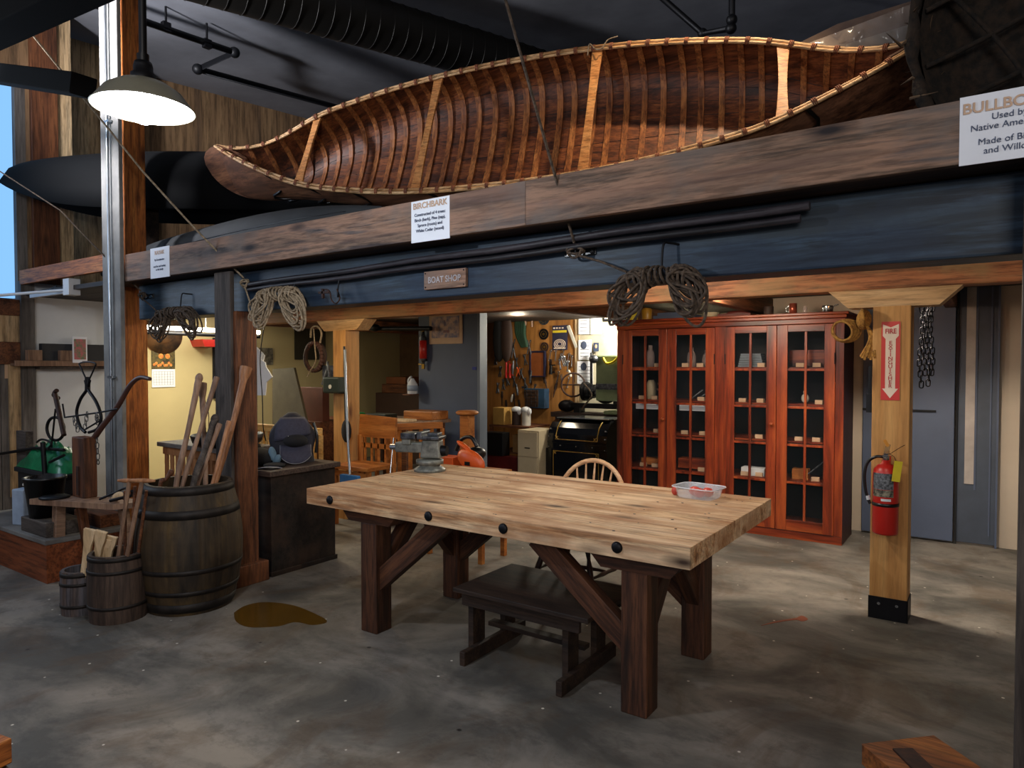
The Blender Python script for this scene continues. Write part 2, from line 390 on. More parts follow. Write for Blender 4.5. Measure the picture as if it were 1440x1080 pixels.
# blue-grey partition
pt=MB().bx((-6.05,6.6,0),(-5.09,6.72,2.36)); struct(pt.build('wall_partition',M['bluegrey']))
struct(MB().bx((-5.09,6.585,0),(-5.05,6.735,2.36)).build('trim_5',M['bluegrey2'],bevel=.004))
struct(MB().bx((-6.12,6.72,0),(-6.05,7.85,2.36)).bx((-7.0,7.79,0),(-6.05,7.85,2.36)).bx((-7.0,7.85,0),(-6.94,9.3,2.36)).build('wall_partition_side',M['brown']))
# tool shop back wall
struct(MB().bx((-9,9.3,0),(-6.94,9.36,2.36)).build('wall_workroom_back',plain('brown_wall','#6b5038',.8)))
struct(MB().bx((-6.94,9.0,0),(-5.1,9.04,2.36)).build('wall_tool_board',M['hardboard']))
struct(MB().bx((-5.1,8.98,0),(-5.03,9.06,2.36)).build('trim_6',M['plywoodlt'],bevel=.004))
struct(MB().bx((-5.03,9.0,0),(-2.2,9.06,2.36)).build('wall_shop_back',plain('shop_cream','#c9c2a8',.8)))
struct(MB().bx((-2.2,7.4,0),(-2.14,9.06,2.36)).build('wall_shop_right',M['beigewall']))
# right-hand wall of panels under the loft
struct(MB().bx((-2.2,7.4,0),(3.2,7.5,2.36)).build('wall_right_back',M['beigewall']))
struct(MB().bx((3.2,-6,0),(3.35,7.5,6)).build('wall_right',M['beigewall']))
# blue-grey sliding panels
sp=MB().bx((-1.0,7.33,.02),(-.26,7.38,2.3)).build('door_2',M['bluegrey'],bevel=.004); struct(sp)
MB().bx((-1.0,7.318,1.18),(-.4,7.33,1.2)).build('door_rail',M['blackmat'],sp)
sp=MB().bx((-.25,7.34,.0),(-.235,7.4,2.3)).build('trim_7',M['blackmat']); struct(sp)
sp=MB().bx((-.235,7.36,.02),(.06,7.4,2.34)).build('door_3',plain('dark_blue_grey_paint','#3c4452',.55),bevel=.003); struct(sp)
MB().bx((-.18,7.345,.55),(-.11,7.36,2.3)).build('door_window',plain('bright_gap','#a79c94',.6),sp)
MB().bx((-.11,7.35,.5),(-.095,7.36,2.3)).bx((.0,7.35,.1),(.012,7.36,2.3)).bx((.05,7.335,.0),(.065,7.36,2.3)).build('door_trim',M['bluegrey'],sp)
# loft deck
dk=MB()
for i in range(24): dk.bx((-8.9,2.89+i*.26,2.30),(3.1,2.89+i*.26+.255,2.34))
struct(dk.build('loft_deck',M['darkbench']))
# loft joists seen from below
for i,x in enumerate((-7.8,-3.4,-1.9,-.3,1.2)):
    struct(beam('loft_joist',(x,5.06,2.21),(x,8.9,2.21),.09,.17,M['brownpost']))

# ============================================================ TIMBER FRAME
o=beam('blue_beam',(-6.04,3.15,2.148),(2.6,3.15,2.148),.2,.296,M['blue'],bevel=.01)
tag(o,'long blue-grey stained beam with paddles poles and ropes hung on it','beam')
o=beam('red_beam',(-6.98,4.96,2.2),(2.6,4.96,2.2),.15,.23,M['redbeam'],bevel=.008)
tag(o,'long reddish brown beam lying on the two yellow posts behind the table','beam')
o=beam('edge_board',(-5.86,2.87,2.407),(-1.9,2.87,2.407),.04,.22,M['board'],bevel=.004)
tag(o,'wide brown stained loft edge board, left length carrying the two smaller paper notices','board','loft edge boards')
o=beam('edge_board',(-1.9,2.87,2.407),(2.6,2.87,2.407),.04,.22,M['board'],bevel=.004)
tag(o,'wide brown stained loft edge board, right length reaching the bullboat notice','board','loft edge boards')
o=beam('edge_board',(-7.93,2.86,2.48),(-6.1,2.86,2.48),.04,.14,M['cedar'],bevel=.004)
tag(o,'short orange-brown board at far left above the white wall','board')
# posts
t=thing('timber_post','brown timber post with grey face board and square plinth beside big barrel','post',(-4.57,3.04,0))
beam('post',(-4.56,3.03,0),(-4.56,3.03,2.0),.185,.18,M['brownpost'],t,bevel=.012)
beam('face_board',(-4.595,2.935,0),(-4.595,2.935,2.285),.2,.035,M['greyboard'],t,up=(0,1,0))
MB().bx((-4.70,2.9,0),(-4.42,3.17,.15)).build('plinth',M['brownz'],t,bevel=.006)
t=thing('timber_post','tall orange cedar post at left with grey conduit board beside it','post',(-6.4,3.15,0))
beam('post',(-6.38,3.15,0),(-6.38,3.15,5.15),.2,.2,M['cedar'],t,bevel=.012)
beam('conduit_board',(-6.01,2.83,0),(-6.01,2.83,5.1),.3,.035,M['condboard'],t,up=(0,1,0))
MB().tube([(-5.99,2.79,.5),(-5.99,2.79,5.1)],.011).build('conduit',M['galv'],t)
MB().bx((-6.03,2.78,1.5),(-5.95,2.81,1.52)).bx((-6.03,2.78,3.6),(-5.95,2.81,3.62)).build('conduit_strap',M['galv'],t)
def yellow_post(x0,x1,label,plate=True):
    t=thing('timber_post',label,'post',((x0+x1)/2,4.98,0))
    xm=(x0+x1)/2; w=x1-x0
    c=.022; poly=[(x0,4.884),(x1-c,4.884),(x1,4.884+c),(x1,5.07),(x0,5.07)]
    MB().prism([(x0,4.884),(x1-c*.2,4.884),(x1,4.884+c*.2),(x1,5.075),(x0,5.075)],'z',0,1.975).build('post',wood('post_yellow_z',['#aa7640','#c08c50','#cf9e60'],axis='z',rough=.6,knots='#6b4020',bump=.12,fine=.35,s=.6),t,bevel=.006)
    MB().prism([(xm-.25,1.973),(xm+.25,1.973),(xm+.37,2.085),(xm-.37,2.085)],'y',4.895,5.065).build('bracket',M['bracket'],t,bevel=.005)
    if plate:
        MB().bx((x0-.005,4.876,0),(x1+.003,4.884,.14)).bx((x1,4.876,0),(x1+.006,5.075,.14)).build('base_plate',M['iron'],t)
        for x in (x0+.055,x1-.055): MB().cyl((x,4.876,.1),(x,4.868,.1),.009).build('bolt',M['chrome'],t)
    return t
pr=yellow_post(-.615,-.405,'yellow timber post at right carrying the fire extinguisher')
pl=yellow_post(-5.69,-5.50,'yellow timber post left of the school chair, behind the backpack',False)
o=beam('timber_post',(.175,2.93,0),(.175,2.93,2.285),.18,.06,M['greyboard'],up=(0,1,0)); tag(o,'dark grey post board at the right edge of the picture','post')

# paddle poles on the blue beam
for (a,b,r,l) in (((-4.4,3.0,2.187),(-.61,2.99,2.252),.019,'upper of the two long dark wooden poles resting along blue beam'),((-4.4,3.0,2.15),(-.645,2.99,2.205),.017,'lower, slightly shorter of two long dark wooden poles along blue beam')):
    a,b=Vector(a),Vector(b); pts=[a.lerp(b,i/14)+Vector((0,0,.004*math.sin(i*1.3))) for i in range(15)]
    o=MB().tube(pts,[r*(.85+.15*i/14) for i in range(15)],10).build('wooden_pole',wood('pole_wood',['#1f1d20','#343036','#443e42'],rough=.5)); tag(o,l,'pole','wooden poles on the blue beam')

# notices
def notice(x0,x1,z0,z1,y,label,draw):
    t=thing('paper_notice',label,'notice',((x0+x1)/2,y,z0))
    MB().bx((x0,y-.001,z0),(x1,y+.004,z1)).build('sheet',M['paper'],t)
    draw(t,(x0+x1)/2,y-.004); return t
def d1(t,x,y):
    text('BIRCHBARK',.046,(x,y,2.482),t,M['inktan'],bold=.0009,name='heading')
    text('Constructed of 4 trees:\nBirch (bark), Pine (sap),\nSpruce (roots) and\nWhite Cedar (wood)',.0235,(x,y,2.39),t,M['ink'],line=1.25,bold=.0003)
notice(-2.662,-2.385,2.285,2.512,2.848,'white paper notice headed BIRCHBARK under the middle of the canoe',d1)
def d2(t,x,y):
    text('BULLBOAT',.05,(x-.01,y,2.478),t,M['inktan'],bold=.001,name='heading')
    text('Used by\nNative Americans',.03,(x-.0,y,2.425),t,M['ink'],line=1.05,bold=.0)
    text('Made of Bison\nand Willow',.03,(x-.0,y,2.345),t,M['ink'],line=1.05,bold=.0)
notice(-.10,.18,2.290,2.523,2.848,'large white paper notice headed BULLBOAT at right end of board',d2)
def d3(t,x,y):
    text('KAYAK',.042,(x,y,2.482),t,M['inktan'],bold=.0009,name='heading')
    text('By Greenlanders\n\nused for seal hunting\nor the family',.021,(x,y,2.39),t,M['ink'],line=1.2,bold=.0004)
notice(-5.449,-5.172,2.288,2.523,2.848,'smallest white paper notice near orange cedar post at left',d3)
t=thing('wooden_sign','small brown wooden BOAT SHOP sign on the blue beam','sign',(-2.576,3.03,2.05))
MB().bx((-2.733,3.028,2.047),(-2.421,3.05,2.152)).build('board',M['board'],t,bevel=.003)
text('BOAT SHOP',.05,(-2.577,3.025,2.098),t,plain('pale_sign_lettering','#b5aeb0',.6),bold=.001,sx=.9)
for x in (-2.72,-2.434):
    for z in (2.06,2.14): MB().cyl((x,3.028,z),(x,3.024,z),.004,n=8).build('screw',M['iron'],t)

# eye plates with knots, ropes up to the ceiling, hooks and coils
def smooth(pts,k=6):
    pts=[Vector(p) for p in pts]; out=[]
    P=[pts[0]]+pts+[pts[-1]]
    for i in range(1,len(P)-2):
        for j in range(k):
            t=j/k; a,b,c,d=P[i-1],P[i],P[i+1],P[i+2]
            out.append(.5*((2*b)+(-a+c)*t+(2*a-5*b+4*c-d)*t*t+(-a+3*b-3*c+d)*t**3))
    return out+[pts[-1]]
def hitch(x,z,up,coilpt,mat,which):
    t=thing('cleat_plate','black iron eye plate on blue beam '+which,'bracket',(x,3.04,z),'eye plates on the blue beam')
    MB().bx((x-.09,3.042,z-.018),(x+.09,3.05,z+.02)).build('plate',M['black'],t,bevel=.003)
    MB().torus((x,3.02,z),.022,.006,(1,0,0),16).build('eye',M['iron'],t)
    for dx in (-.068,.068): MB().cyl((x+dx,3.042,z),(x+dx,3.036,z),.008,n=10).build('screw',M['chrome'],t)
    r=MB()
    r.tube(smooth([up,Vector(up).lerp(Vector((x,3.0,z)),.5),(x,2.985,z+.04)],10),.007)
    kp=[]
    for i in range(50):
        a=i*.42; kp.append((x+.042*math.cos(a)*(1+.15*math.sin(i)),2.995-.012*math.sin(a*1.7),z+.022*math.sin(a)+.012*math.sin(a*.5)))
    r.tube(smooth(kp,2),.0062)
    r.tube(smooth([(x+.01,2.985,z-.02),Vector((x,2.99,z)).lerp(Vector(coilpt),.5),coilpt],8),.006)
    return r
def coil(r,x,z,w,h,seed,n=13,wrapr=.05):
    rnd=random.Random(seed)
    for side in (-1,1):
        for i in range(n):
            L=w*(.55+.45*rnd.random()); D=h*(.45+.55*rnd.random()); y=2.985-.02*rnd.random()-.0026*i
            cx=x+side*w*.22; pts=[]
            ph=rnd.uniform(-.2,.2)
            for k in range(14):
                a=2*math.pi*k/14
                px=cx+side*L*.35*(math.sin(a+ph)*.55+.35*(1-math.cos(a)))
                pz=z-D*.5*(1-math.cos(a))*(.9)-.0+.02*math.sin(a*2+i)
                pts.append((px,y+.018*math.sin(a+i),pz))
            r.tube(smooth(pts+[pts[0]],2),.0066)
    for i in range(11):
        c=(x+(i-5)*.013*w/.2,2.975,z-.018-abs(i-5)*.004)
        r.torus(c,wrapr*(.8+.3*rnd.random()),.0068,(1,.15*rnd.uniform(-1,1),.5*rnd.uniform(-1,1)),14,6,sx=.9)
    return r
r=hitch(-1.7,2.17,(-1.80,2.2,3.78),(-1.42,2.99,2.045),'rope','above the second coil from right')
# main ropes run on to the ceiling
r.tube([(-1.80,2.2,3.78),(-1.95,1.2,5.05)],.0055)
coil(r,-1.25,2.035,.42,.27,3,15); tag(r.build('rope_coil',M['rope2']),'largest dark rope coil on black hook, its line running up to ceiling above canoe','rope','rope coils on the blue beam')
r=hitch(-4.43,2.196,(-4.86,2.5,2.95),(-4.30,2.98,1.95),'rope','right of the dark post')
r.tube([(-4.86,2.5,2.95),(-5.4,1.95,3.95),(-5.55,1.8,4.3)],.007)
coil(r,-4.02,2.12,.52,.3,5,14); tag(r.build('rope_coil',M['rope']),'pale rope coil on hook right of grey-faced post, its line running behind lamp','rope','rope coils on the blue beam')
r=hitch(-5.87,2.19,(-6.4,2.6,2.9),(-5.55,2.99,2.0),'rope','at the beam\'s left end')
r.tube([(-6.4,2.6,2.9),(-7.2,2.2,3.45),(-7.9,1.9,3.9)],.0055)
coil(r,-5.33,2.05,.62,.28,8,13); tag(r.build('rope_coil',M['rope2']),'dark brown rope coil hanging before cream wall with calendar','rope','rope coils on the blue beam')
def hook(x,z,l,label):
    o=MB().tube(smooth([(x+.05,3.052,z),(x+.02,3.02,z+.004),(x,2.995,z),(x-.005,2.985,z-l*.5),(x,2.975,z-l),(x+.02,2.96,z-l-.02),(x+.03,2.955,z-l+.01)],5),.0055).build('iron_hook',M['iron'])
    tag(o,label,'hook','iron hooks on the blue beam')
hook(-1.235,2.16,.13,'black iron hook holding the largest rope coil'); hook(-3.86,2.17,.11,'black iron hook holding the pale rope coil')
hook(-3.42,2.16,.1,'black iron hook with small iron clamp left of BOAT SHOP sign'); hook(-5.26,2.17,.16,'black iron hook holding the leftmost rope coil')
o=MB().tube(smooth([(-3.58,2.98,2.1),(-3.5,2.975,2.085),(-3.48,2.975,2.03),(-3.44,2.975,2.0),(-3.4,2.975,2.03),(-3.42,2.97,2.09)],5),.005).bx((-3.6,2.97,2.07),(-3.5,2.985,2.085)).bx((-3.57,2.97,2.04),(-3.555,2.985,2.1)).build('iron_clamp',M['rust']); tag(o,'small rusty iron clamp hanging from hook left of BOAT SHOP sign','clamp')

# ============================================================ BIRCHBARK CANOE
CX0,CY0,CZ0,TILT,CYAW,CPIT,CL,CB=-2.819,3.982,3.3228,1.1909,.2261,.0024,2.5835,.5428
def cpt(lx,ly,lz):
    k=min(max((abs(lx)/CL-.62)/.38,0),1); tl=TILT-.62*k*k*(3-2*k)*(1 if lx<0 else .7)
    ct,st=math.cos(tl),math.sin(tl); y=ly*ct-lz*st; z=ly*st+lz*ct
    x2=lx*math.cos(CYAW)-y*math.sin(CYAW); y2=lx*math.sin(CYAW)+y*math.cos(CYAW)
    return Vector((CX0+x2*math.cos(CPIT)-z*math.sin(CPIT),CY0+y2,CZ0+x2*math.sin(CPIT)+z*math.cos(CPIT)))
def half(u): return CB*(1-abs(u)**2.2574)
def sheer(u): return .1337*abs(u)**9.98
def keeld(u):
    a=abs(u); d=.36*(1+.12*a*a)
    return d*math.sqrt(max(1-((a-.78)/.285)**2,.0)) if a>.78 else d
def section(u,inset=0,n=17,a0=0,a1=math.pi):
    """points from one gunwale down round the keel to the other"""
    b=max(half(u)-inset,.003); h=sheer(u); dep=max(keeld(u)-inset,.01)+h
    pts=[]
    for i in range(n):
        a=a0+(a1-a0)*i/(n-1); c,s=math.cos(a),math.sin(a)
        y=b*math.copysign(abs(c)**.72,c)*(1+.06*abs(s)*(1-abs(u)**2)); z=h-dep*abs(s)**.62
        pts.append((y,z))
    return pts
canoe=thing('birchbark_canoe','large birchbark canoe lying on its side on the loft, ribs showing','canoe',cpt(0,0,-.34))
def shell(inset,us,n=21):
    vs=[];fs=[]
    for u in us:
        # rounded bow: the stem curves up at the ends
        for y,z in section(u,inset,n): vs.append(cpt(u*CL,y,z))
    for i in range(len(us)-1):
        for j in range(n-1): fs.append((i*n+j,(i+1)*n+j,(i+1)*n+j+1,i*n+j+1))
    return MB().add(vs,fs,True)
US=[-1+2*i/60 for i in range(61)]; US[0]=-.9985; US[-1]=.9985
shell(0,US).build('bark_hull',M['bark'],canoe,fix=False)
shell(.012,US).build('planking',M['canoein'],canoe,fix=False)
# bow and stern ends: bark sheet closing forward in a curve
for sgn,nm in ((-1,'bow_end'),(1,'stern_end')):
    m=MB(); poly=[]
    prof=[(x_,-keeld(x_)-.004) for x_ in (.90,.93,.96,.985,1.005,1.025,1.04,1.05,1.058)]+[(1.066,0),(1.06,.06),(1.045,.10),(1.02,.13),(.99,.14),(.96,.10),(.92,.05),(.90,0)]
    vs=[];k=len(prof)
    for d in (-.012,.012):
        for px,pz in prof: vs.append(cpt(sgn*px*CL,d+0,pz))
    m.add(vs,[(i,(i+1)%k,k+(i+1)%k,k+i) for i in range(k)]); m.add(vs[:k],[tuple(range(k))]); m.add(vs[k:],[tuple(range(k))])
    m.build(nm,M['bark'],canoe)
# pitch seams on the outside
for u0 in (-.78,-.62,-.45,-.2,.1,.5,.75):
    pts=[cpt((u0+.03*math.sin(i))*CL,y*1.01,z-.004) for i,(y,z) in enumerate(section(u0,0,15,math.pi,math.pi*.5))]
    MB().tube(pts,.013,6).build('pitch_seam',M['pitch'],canoe)
# gunwales
for sgn in (1,-1):
    for off,rr,nm in ((.006,.012,'outer_gunwale'),(-.02,.010,'inner_gunwale')):
        pts=[cpt(u*CL,sgn*max(half(u)+off,.004),sheer(u)+.004) for u in US]
        MB().tube(pts,rr,8).build(nm,M['gunwale'],canoe)
    for i in range(40):
        u=-.96+1.92*i/39; m=MB()
        for e in range(3):
            uu=u+e*.0035; c=cpt(uu*CL,sgn*max(half(uu)-.007,.004),sheer(uu)+.004); d=(cpt((uu+.01)*CL,sgn*half(uu+.01),sheer(uu+.01))-cpt(uu*CL,sgn*half(uu),sheer(uu))).normalized()
            m.torus(c,.021,.0045,d,12,5)
        m.build('lashing',M['root'],canoe)
# ribs: each its own part
for i in range(37):
    u=-.9+1.8*i/36; w=.024*(1-.3*abs(u)); n=19; vs=[];fs=[]
    jx=random.uniform(-.004,.004)
    for uu,ins in ((u-w/2*.75+jx,.014),(u+w/2*.75+jx,.014)):
        for dd in (ins,ins+.009):
            for y,z in section(uu,dd,n): vs.append(cpt(uu*CL,y,z))
    # 4 rows: a_out,a_in,b_out,b_in
    for j in range(n-1):
        for p,q in ((1,3),(0,1),(3,2)):
            fs.append((p*n+j,q*n+j,q*n+j+1,p*n+j+1))
    MB().add(vs,fs,False).build('rib',M['canoerib'],canoe,fix=False)
# plank joints: thin dark gaps between cedar strips
sm=MB()
for a in (.16,.27,.36,.44,.5,.57,.64,.72,.82):
    pts=[]
    for k in range(41):
        u=-.85+1.7*k/40; y,z=section(u,.0125,3,a*math.pi,a*math.pi+.001)[0]; pts.append(cpt(u*CL,y,z))
    sm.tube(pts,.0022,4)
sm.build('plank_joint',M['pitch'],canoe)
# thwarts
for u in (-.66,-.245,.235,.70):
    b=half(u)-.02
    m=MB(); vs=[];fs=[]
    for k in range(9):
        t=-1+2*k/8; w=.026+.012*abs(t)**2
        for dx,dz in ((-w,-.008),(w,-.008),(w,.008),(-w,.008)): vs.append(cpt(u*CL+dx,t*b,sheer(u)-.012+dz))
    for k in range(8):
        for j in range(4): fs.append((k*4+j,k*4+4+j,k*4+4+(j+1)%4,k*4+(j+1)%4))
    m.add(vs,fs).build('thwart',M['thwart'],canoe,bevel=.002)
# twine at the middle thwart
m=MB(); p=cpt(.235*CL,half(.235),.0)
m.tube(smooth([p+Vector((-.06,-.03,-.05)),p+Vector((-.04,-.04,.02)),p+Vector((0,-.03,-.02)),p+Vector((.06,-.05,-.04)),p+Vector((.1,-.04,.01)),p+Vector((.17,-.03,.02))],6),.004)
m.build('twine',M['rope'],canoe)
for x,h in ((-4.6,.36),(-1.2,.38)):
    o=MB().bx((x-.05,3.7+(.55 if x>-3 else 0),2.34),(x+.05,4.2+(.55 if x>-3 else 0),2.34+h)).build('wooden_block',M['pine'],bevel=.004); tag(o,'pale wooden block under canoe, '+('left one' if x<-3 else 'right one'),'block','blocks under the canoe')

# dark canvas canoe behind, upside-down arch showing left of lamp and behind the bow
vs=[];fs=[];n=13;K=40
A=Vector((-9.0,2.9,2.95)); B=Vector((-3.6,5.9,3.3))
A=Vector((-7.86,2.66,3.45)); B=Vector((-4.6,5.2,3.45))
ax=(B-A); side=ax.cross(Vector((0,0,1))).normalized()
for i in range(K+1):
    t=i/K; u=2*t-1; w=.36*max(1-abs(u)**2.6,0.01); hgt=.62*(1-abs(u)**3)**.6 if abs(u)<1 else 0
    for j in range(n):
        a=math.pi*j/(n-1); p=A.lerp(B,t)+side*(w*math.cos(a))+Vector((0,0,-.62*.5*(1-abs(u)**4)-.08+hgt*math.sin(a)**.8 - .0)); vs.append(p)
for i in range(K):
    for j in range(n-1): fs.append((i*n+j,(i+1)*n+j,(i+1)*n+j+1,i*n+j+1))
o=MB().add(vs,fs,True).build('dark_canoe',M['hull'],solid=.01,fix=False); tag(o,'dark canvas canoe turned over on the loft behind the birchbark canoe bow','canoe')
for p_,l_ in (((-6.9,3.55),'left'),((-5.45,4.65),'right')):
    o=MB().bx((p_[0]-.05,p_[1]-.12,2.34),(p_[0]+.05,p_[1]+.12,3.16)).build('boat_stand',M['darkbench'],bevel=.003); tag(o,'dark upright boat stand under the dark canvas canoe, '+l_+' one','stand','stands under the dark canoe')
# grey kayak hull with its long shelf board
kv=[];kf=[]
A=Vector((-8.6,3.9,2.62)); B=Vector((-3.4,3.35,2.62))
for i in range(K+1):
    t=i/K; u=2*t-1
    for j in range(16):
        a=2*math.pi*j/16; w=.24*(1-abs(u)**3)+.004; kv.append(A.lerp(B,t)+Vector((0,w*math.cos(a),w*.95*math.copysign(abs(math.sin(a))**.8,math.sin(a))+.06*abs(u)**3)))
for i in range(K):
    for j in range(16): kf.append((i*16+j,(i+1)*16+j,(i+1)*16+(j+1)%16,i*16+(j+1)%16))
t=thing('kayak','grey planked kayak lying on the loft under the birchbark bow','kayak',(-6,3.6,2.36))
MB().add(kv,kf,True).build('hull',M['greyhull'],t)
m=MB()
for dz in (-.1,-.02,.06):
    m.tube([A.lerp(B,.06+.88*k/20)+Vector((0,-.24*(1-abs(2*(.06+.88*k/20)-1)**3)*math.sqrt(max(1-(dz/.24)**2,0))-.002,dz)) for k in range(21)],.004,5)
m.build('plank_seam',M['black'],t)
o=beam('shelf_plank',(-8.6,4.3,2.72),(-5.0,4.3,2.72),.3,.03,M['brownpost']); tag(o,'brown plank lying across the loft behind the kayak','plank')
for x in (-8.3,-6.3,-5.15):
    o=MB().bx((x-.04,4.2,2.34),(x+.04,4.4,2.704)).build('plank_stand',M['darkbench'],bevel=.003); tag(o,'dark stand holding up the brown plank on the loft','stand','stands under the loft plank')
# wrapped bundle and bullboat at right
m=MB()
def ray(px,py,y):
    x=(px-720)/FPX; z=-(py-540)/FPX; c,s=math.cos(PITCH),math.sin(PITCH); y1=c+z*s; z1=-s+z*c
    c,s=math.cos(YAW),math.sin(YAW); d=Vector((x*c-y1*s,x*s+y1*c,z1)); return CAM+d*(y/d.y)
t=thing('wrapped_bundle','long bundle in shiny crinkled film behind the right end of canoe','bundle',(-.5,4.9,3.5))
q=[ray(1110,72,4.9),ray(1180,38,4.9),ray(1320,-5,4.9),ray(1330,75,4.9),ray(1200,110,4.9)]
pts=[(p.x,p.z) for p in q]
MB().prism(pts,'y',4.85,5.1).build('canvas',plain('brown_canvas','#5a463c',.6,c2='#6f5848',scale=8,bump=.6),t)
q=[ray(1190,62,4.8),ray(1318,22,4.8),ray(1330,78,4.8),ray(1190,95,4.8)]
MB().prism([(p.x,p.z) for p in q],'y',4.8,4.84).build('grey_sheet',plain('grey_sheet_paint','#a8a59c',.6),t)
fm=MB(); rnd=random.Random(4); fv=[];ff=[]
for i in range(23):
    for j in range(8):
        px=1120+i*9.5; py=75-i*3.6+j*(7+i*.2)-8; p=ray(px,py,4.74+.035*rnd.uniform(-1,1)); fv.append(p)
for i in range(22):
    for j in range(7): ff.append((i*8+j,(i+1)*8+j,(i+1)*8+j+1,i*8+j+1))
fm.add(fv,ff,True).build('film',M['film'],t,fix=False)
o=MB().bx((-.98,4.8,2.34),(.3,5.15,3.45)).build('loft_crate',M['darkbench'],bevel=.006); tag(o,'dark crate holding up the wrapped bundle on the loft','crate')
# bullboat: hide bowl
t=thing('bullboat','round dark furry hide bullboat with willow frame at top right','boat',(.33,3.55,2.36))
c=Vector((.33,3.55,3.12)); axd=Vector((-.35,-.72,-.1)).normalized(); Q=Vector((0,0,-1)).rotation_difference(-axd).to_matrix()
rnd=random.Random(9); vs=[];fs=[];n=56;mm=16
for layer,(rr,hh) in enumerate(((.74,.50),(.70,.46))):
    off=len(vs)
    for j in range(mm+1):
        a=math.pi/2*j/mm
        for i in range(n):
            b=2*math.pi*i/n; k=rr*math.sin(a)**.8*(1+(.03 if layer==0 else .0)*rnd.uniform(-1,1)); z=hh*(1-math.cos(a)**.9 if math.cos(a)>0 else 1)
            vs.append(c+Q@Vector((k*math.cos(b),k*math.sin(b),z-hh)))
    for j in range(mm):
        for i in range(n): fs.append((off+j*n+i,off+(j+1)*n+i,off+(j+1)*n+(i+1)%n,off+j*n+(i+1)%n))
MB().add(vs,fs,True).build('hide',M['fur'],t,fix=False)
m=MB(); rim=[]
for i in range(64):
    b=2*math.pi*i/64; rim.append(c+Q@Vector((.73*math.cos(b),.73*math.sin(b),.01+.012*math.sin(i*2.1))))
m.tube(rim,[.028+.01*math.sin(i*1.7) for i in range(64)],8,True).build('rolled_rim',M['fur'],t)
m=MB()
for i in range(5):
    for sw in (0,1):
        o_=(-.44+.22*i); pts=[]
        for k in range(15):
            s_=-1+2*k/14; L_=math.sqrt(max(.69**2-o_**2,.01)); x_,y_=(o_,s_*L_) if sw else (s_*L_,o_)
            rad=min(math.hypot(x_,y_)/.70,1); pts.append(c+Q@Vector((x_,y_,-.45*math.cos(rad*math.pi/2)**.9)))
        m.tube(pts,.012,6)
m.build('willow_frame',M['fur'],t)
m=MB()
for i in range(210):
    b=rnd.uniform(0,6.28); p=c+Q@Vector((.74*math.cos(b),.74*math.sin(b),rnd.uniform(-.25,.02)))
    m.tube([p,p+Vector((rnd.uniform(-.05,.05),rnd.uniform(-.06,0),rnd.uniform(-.08,.03))),p+Vector((rnd.uniform(-.1,.1),rnd.uniform(-.09,0),rnd.uniform(-.15,.02)))],[.013,.008,.001],5)
m.build('fur_tuft',M['hide'],t)['kind']='stuff'

# ============================================================ CEILING SERVICES
m=MB(); a=Vector((-5.62,3.1,4.92)); b=Vector((-3.6,9.3,5.12)); 
d=thing('spiral_duct','large dark round spiral air duct under the ceiling','duct',a)
m.cyl(a,b,.24,n=40,cap=False).build('duct_body',M['duct'],d)
m=MB()
for i in range(44): m.torus(a.lerp(b,i/43),.241,.005,b-a,36,5)
m.build('seam',M['duct'],d)
o=MB()
m=MB().cyl(a+Vector((-.5,-1.5,-.05)),a+Vector((.01,.04,.0)),.25,.255,n=32,cap=False).build('reducer',M['duct'],d)
def pipe(pts,r,label,name='sprinkler_pipe'):
    t=thing(name,label,'pipe',pts[0])
    MB().tube(pts,r,10).build('pipe',M['pipeblk'],t)
    for p in pts[1:-1]: MB().ell(p,(r*1.7,)*3).build('elbow',M['pipeblk'],t)
    return t
t=pipe([(-7.0,2.9,5.0),(-7.0,4.63,5.11),(-7.35,4.4,4.93),(-7.35,6.6,5.14)],.035,'black sprinkler pipe with a bend under ceiling right of lamp')
for y in (3.85,4.3): MB().tube([(-7,y,5.08),(-7,y,5.3)],.012).box((-7,y,5.08),(.06,.08,.09)).build('pipe_hanger',M['iron'],t)
pipe([ray(900,-30,6.2),ray(988,47,6.8),ray(1028,40,6.4),ray(1029,28,6.4),Vector((ray(1029,28,6.4).x,6.4,5.47))],.03,'black sprinkler pipe with upturned end above middle of canoe')
# near overhead timbers at top left
o=beam('overhead_timber',(-5.9,1.2,3.75),(-1.6,1.75,3.95),.30,.34,M['darkbench'],bevel=.02); 
bpy.data.objects.remove(o)
t1=[ray(-60,150,1.2),ray(215,-20,1.2)]
o=beam('overhead_timber',ray(-90,55,1.35),ray(190,-95,1.35),.16,.30,M['blacktimber']); tag(o,'large dark overhead timber crossing the top left corner','beam')
o=beam('overhead_timber',ray(-60,96,1.9),ray(118,121,1.9),.14,.12,M['blacktimber']); tag(o,'short dark timber end sticking in from the left below the large one','beam')

# ============================================================ PENDANT LAMP
L=Vector((-2.642,1.363,2.60))
t=thing('pendant_lamp','lit white enamel pendant lamp hanging by black pipe at upper left','lamp',L)
MB().lathe([(.045,.075),(.055,.072),(.09,.062),(.135,.032),(.172,-.02),(.18,-.028),(.177,-.03),(.17,-.022),(.13,.024),(.09,.054),(.045,.066)],L,40).build('lamp_shade',plain('cream_enamel','#8f8c7a',.35),t)
MB().lathe([(.0,.145),(.03,.145),(.034,.13),(.034,.105),(.044,.1),(.044,.07),(.04,.06),(0,.06)],L,24).build('socket',M['black'],t)
MB().cyl(L+Vector((0,0,.14)),(L.x,L.y,ceilz(L.y)+.02),.014).cyl(L+Vector((0,0,.14)),L+Vector((0,0,.175)),.021).build('pipe',M['black'],t)
MB().ell(L+Vector((0,0,-.012)),(.05,.05,.075)).build('bulb',M['bulb'],t)
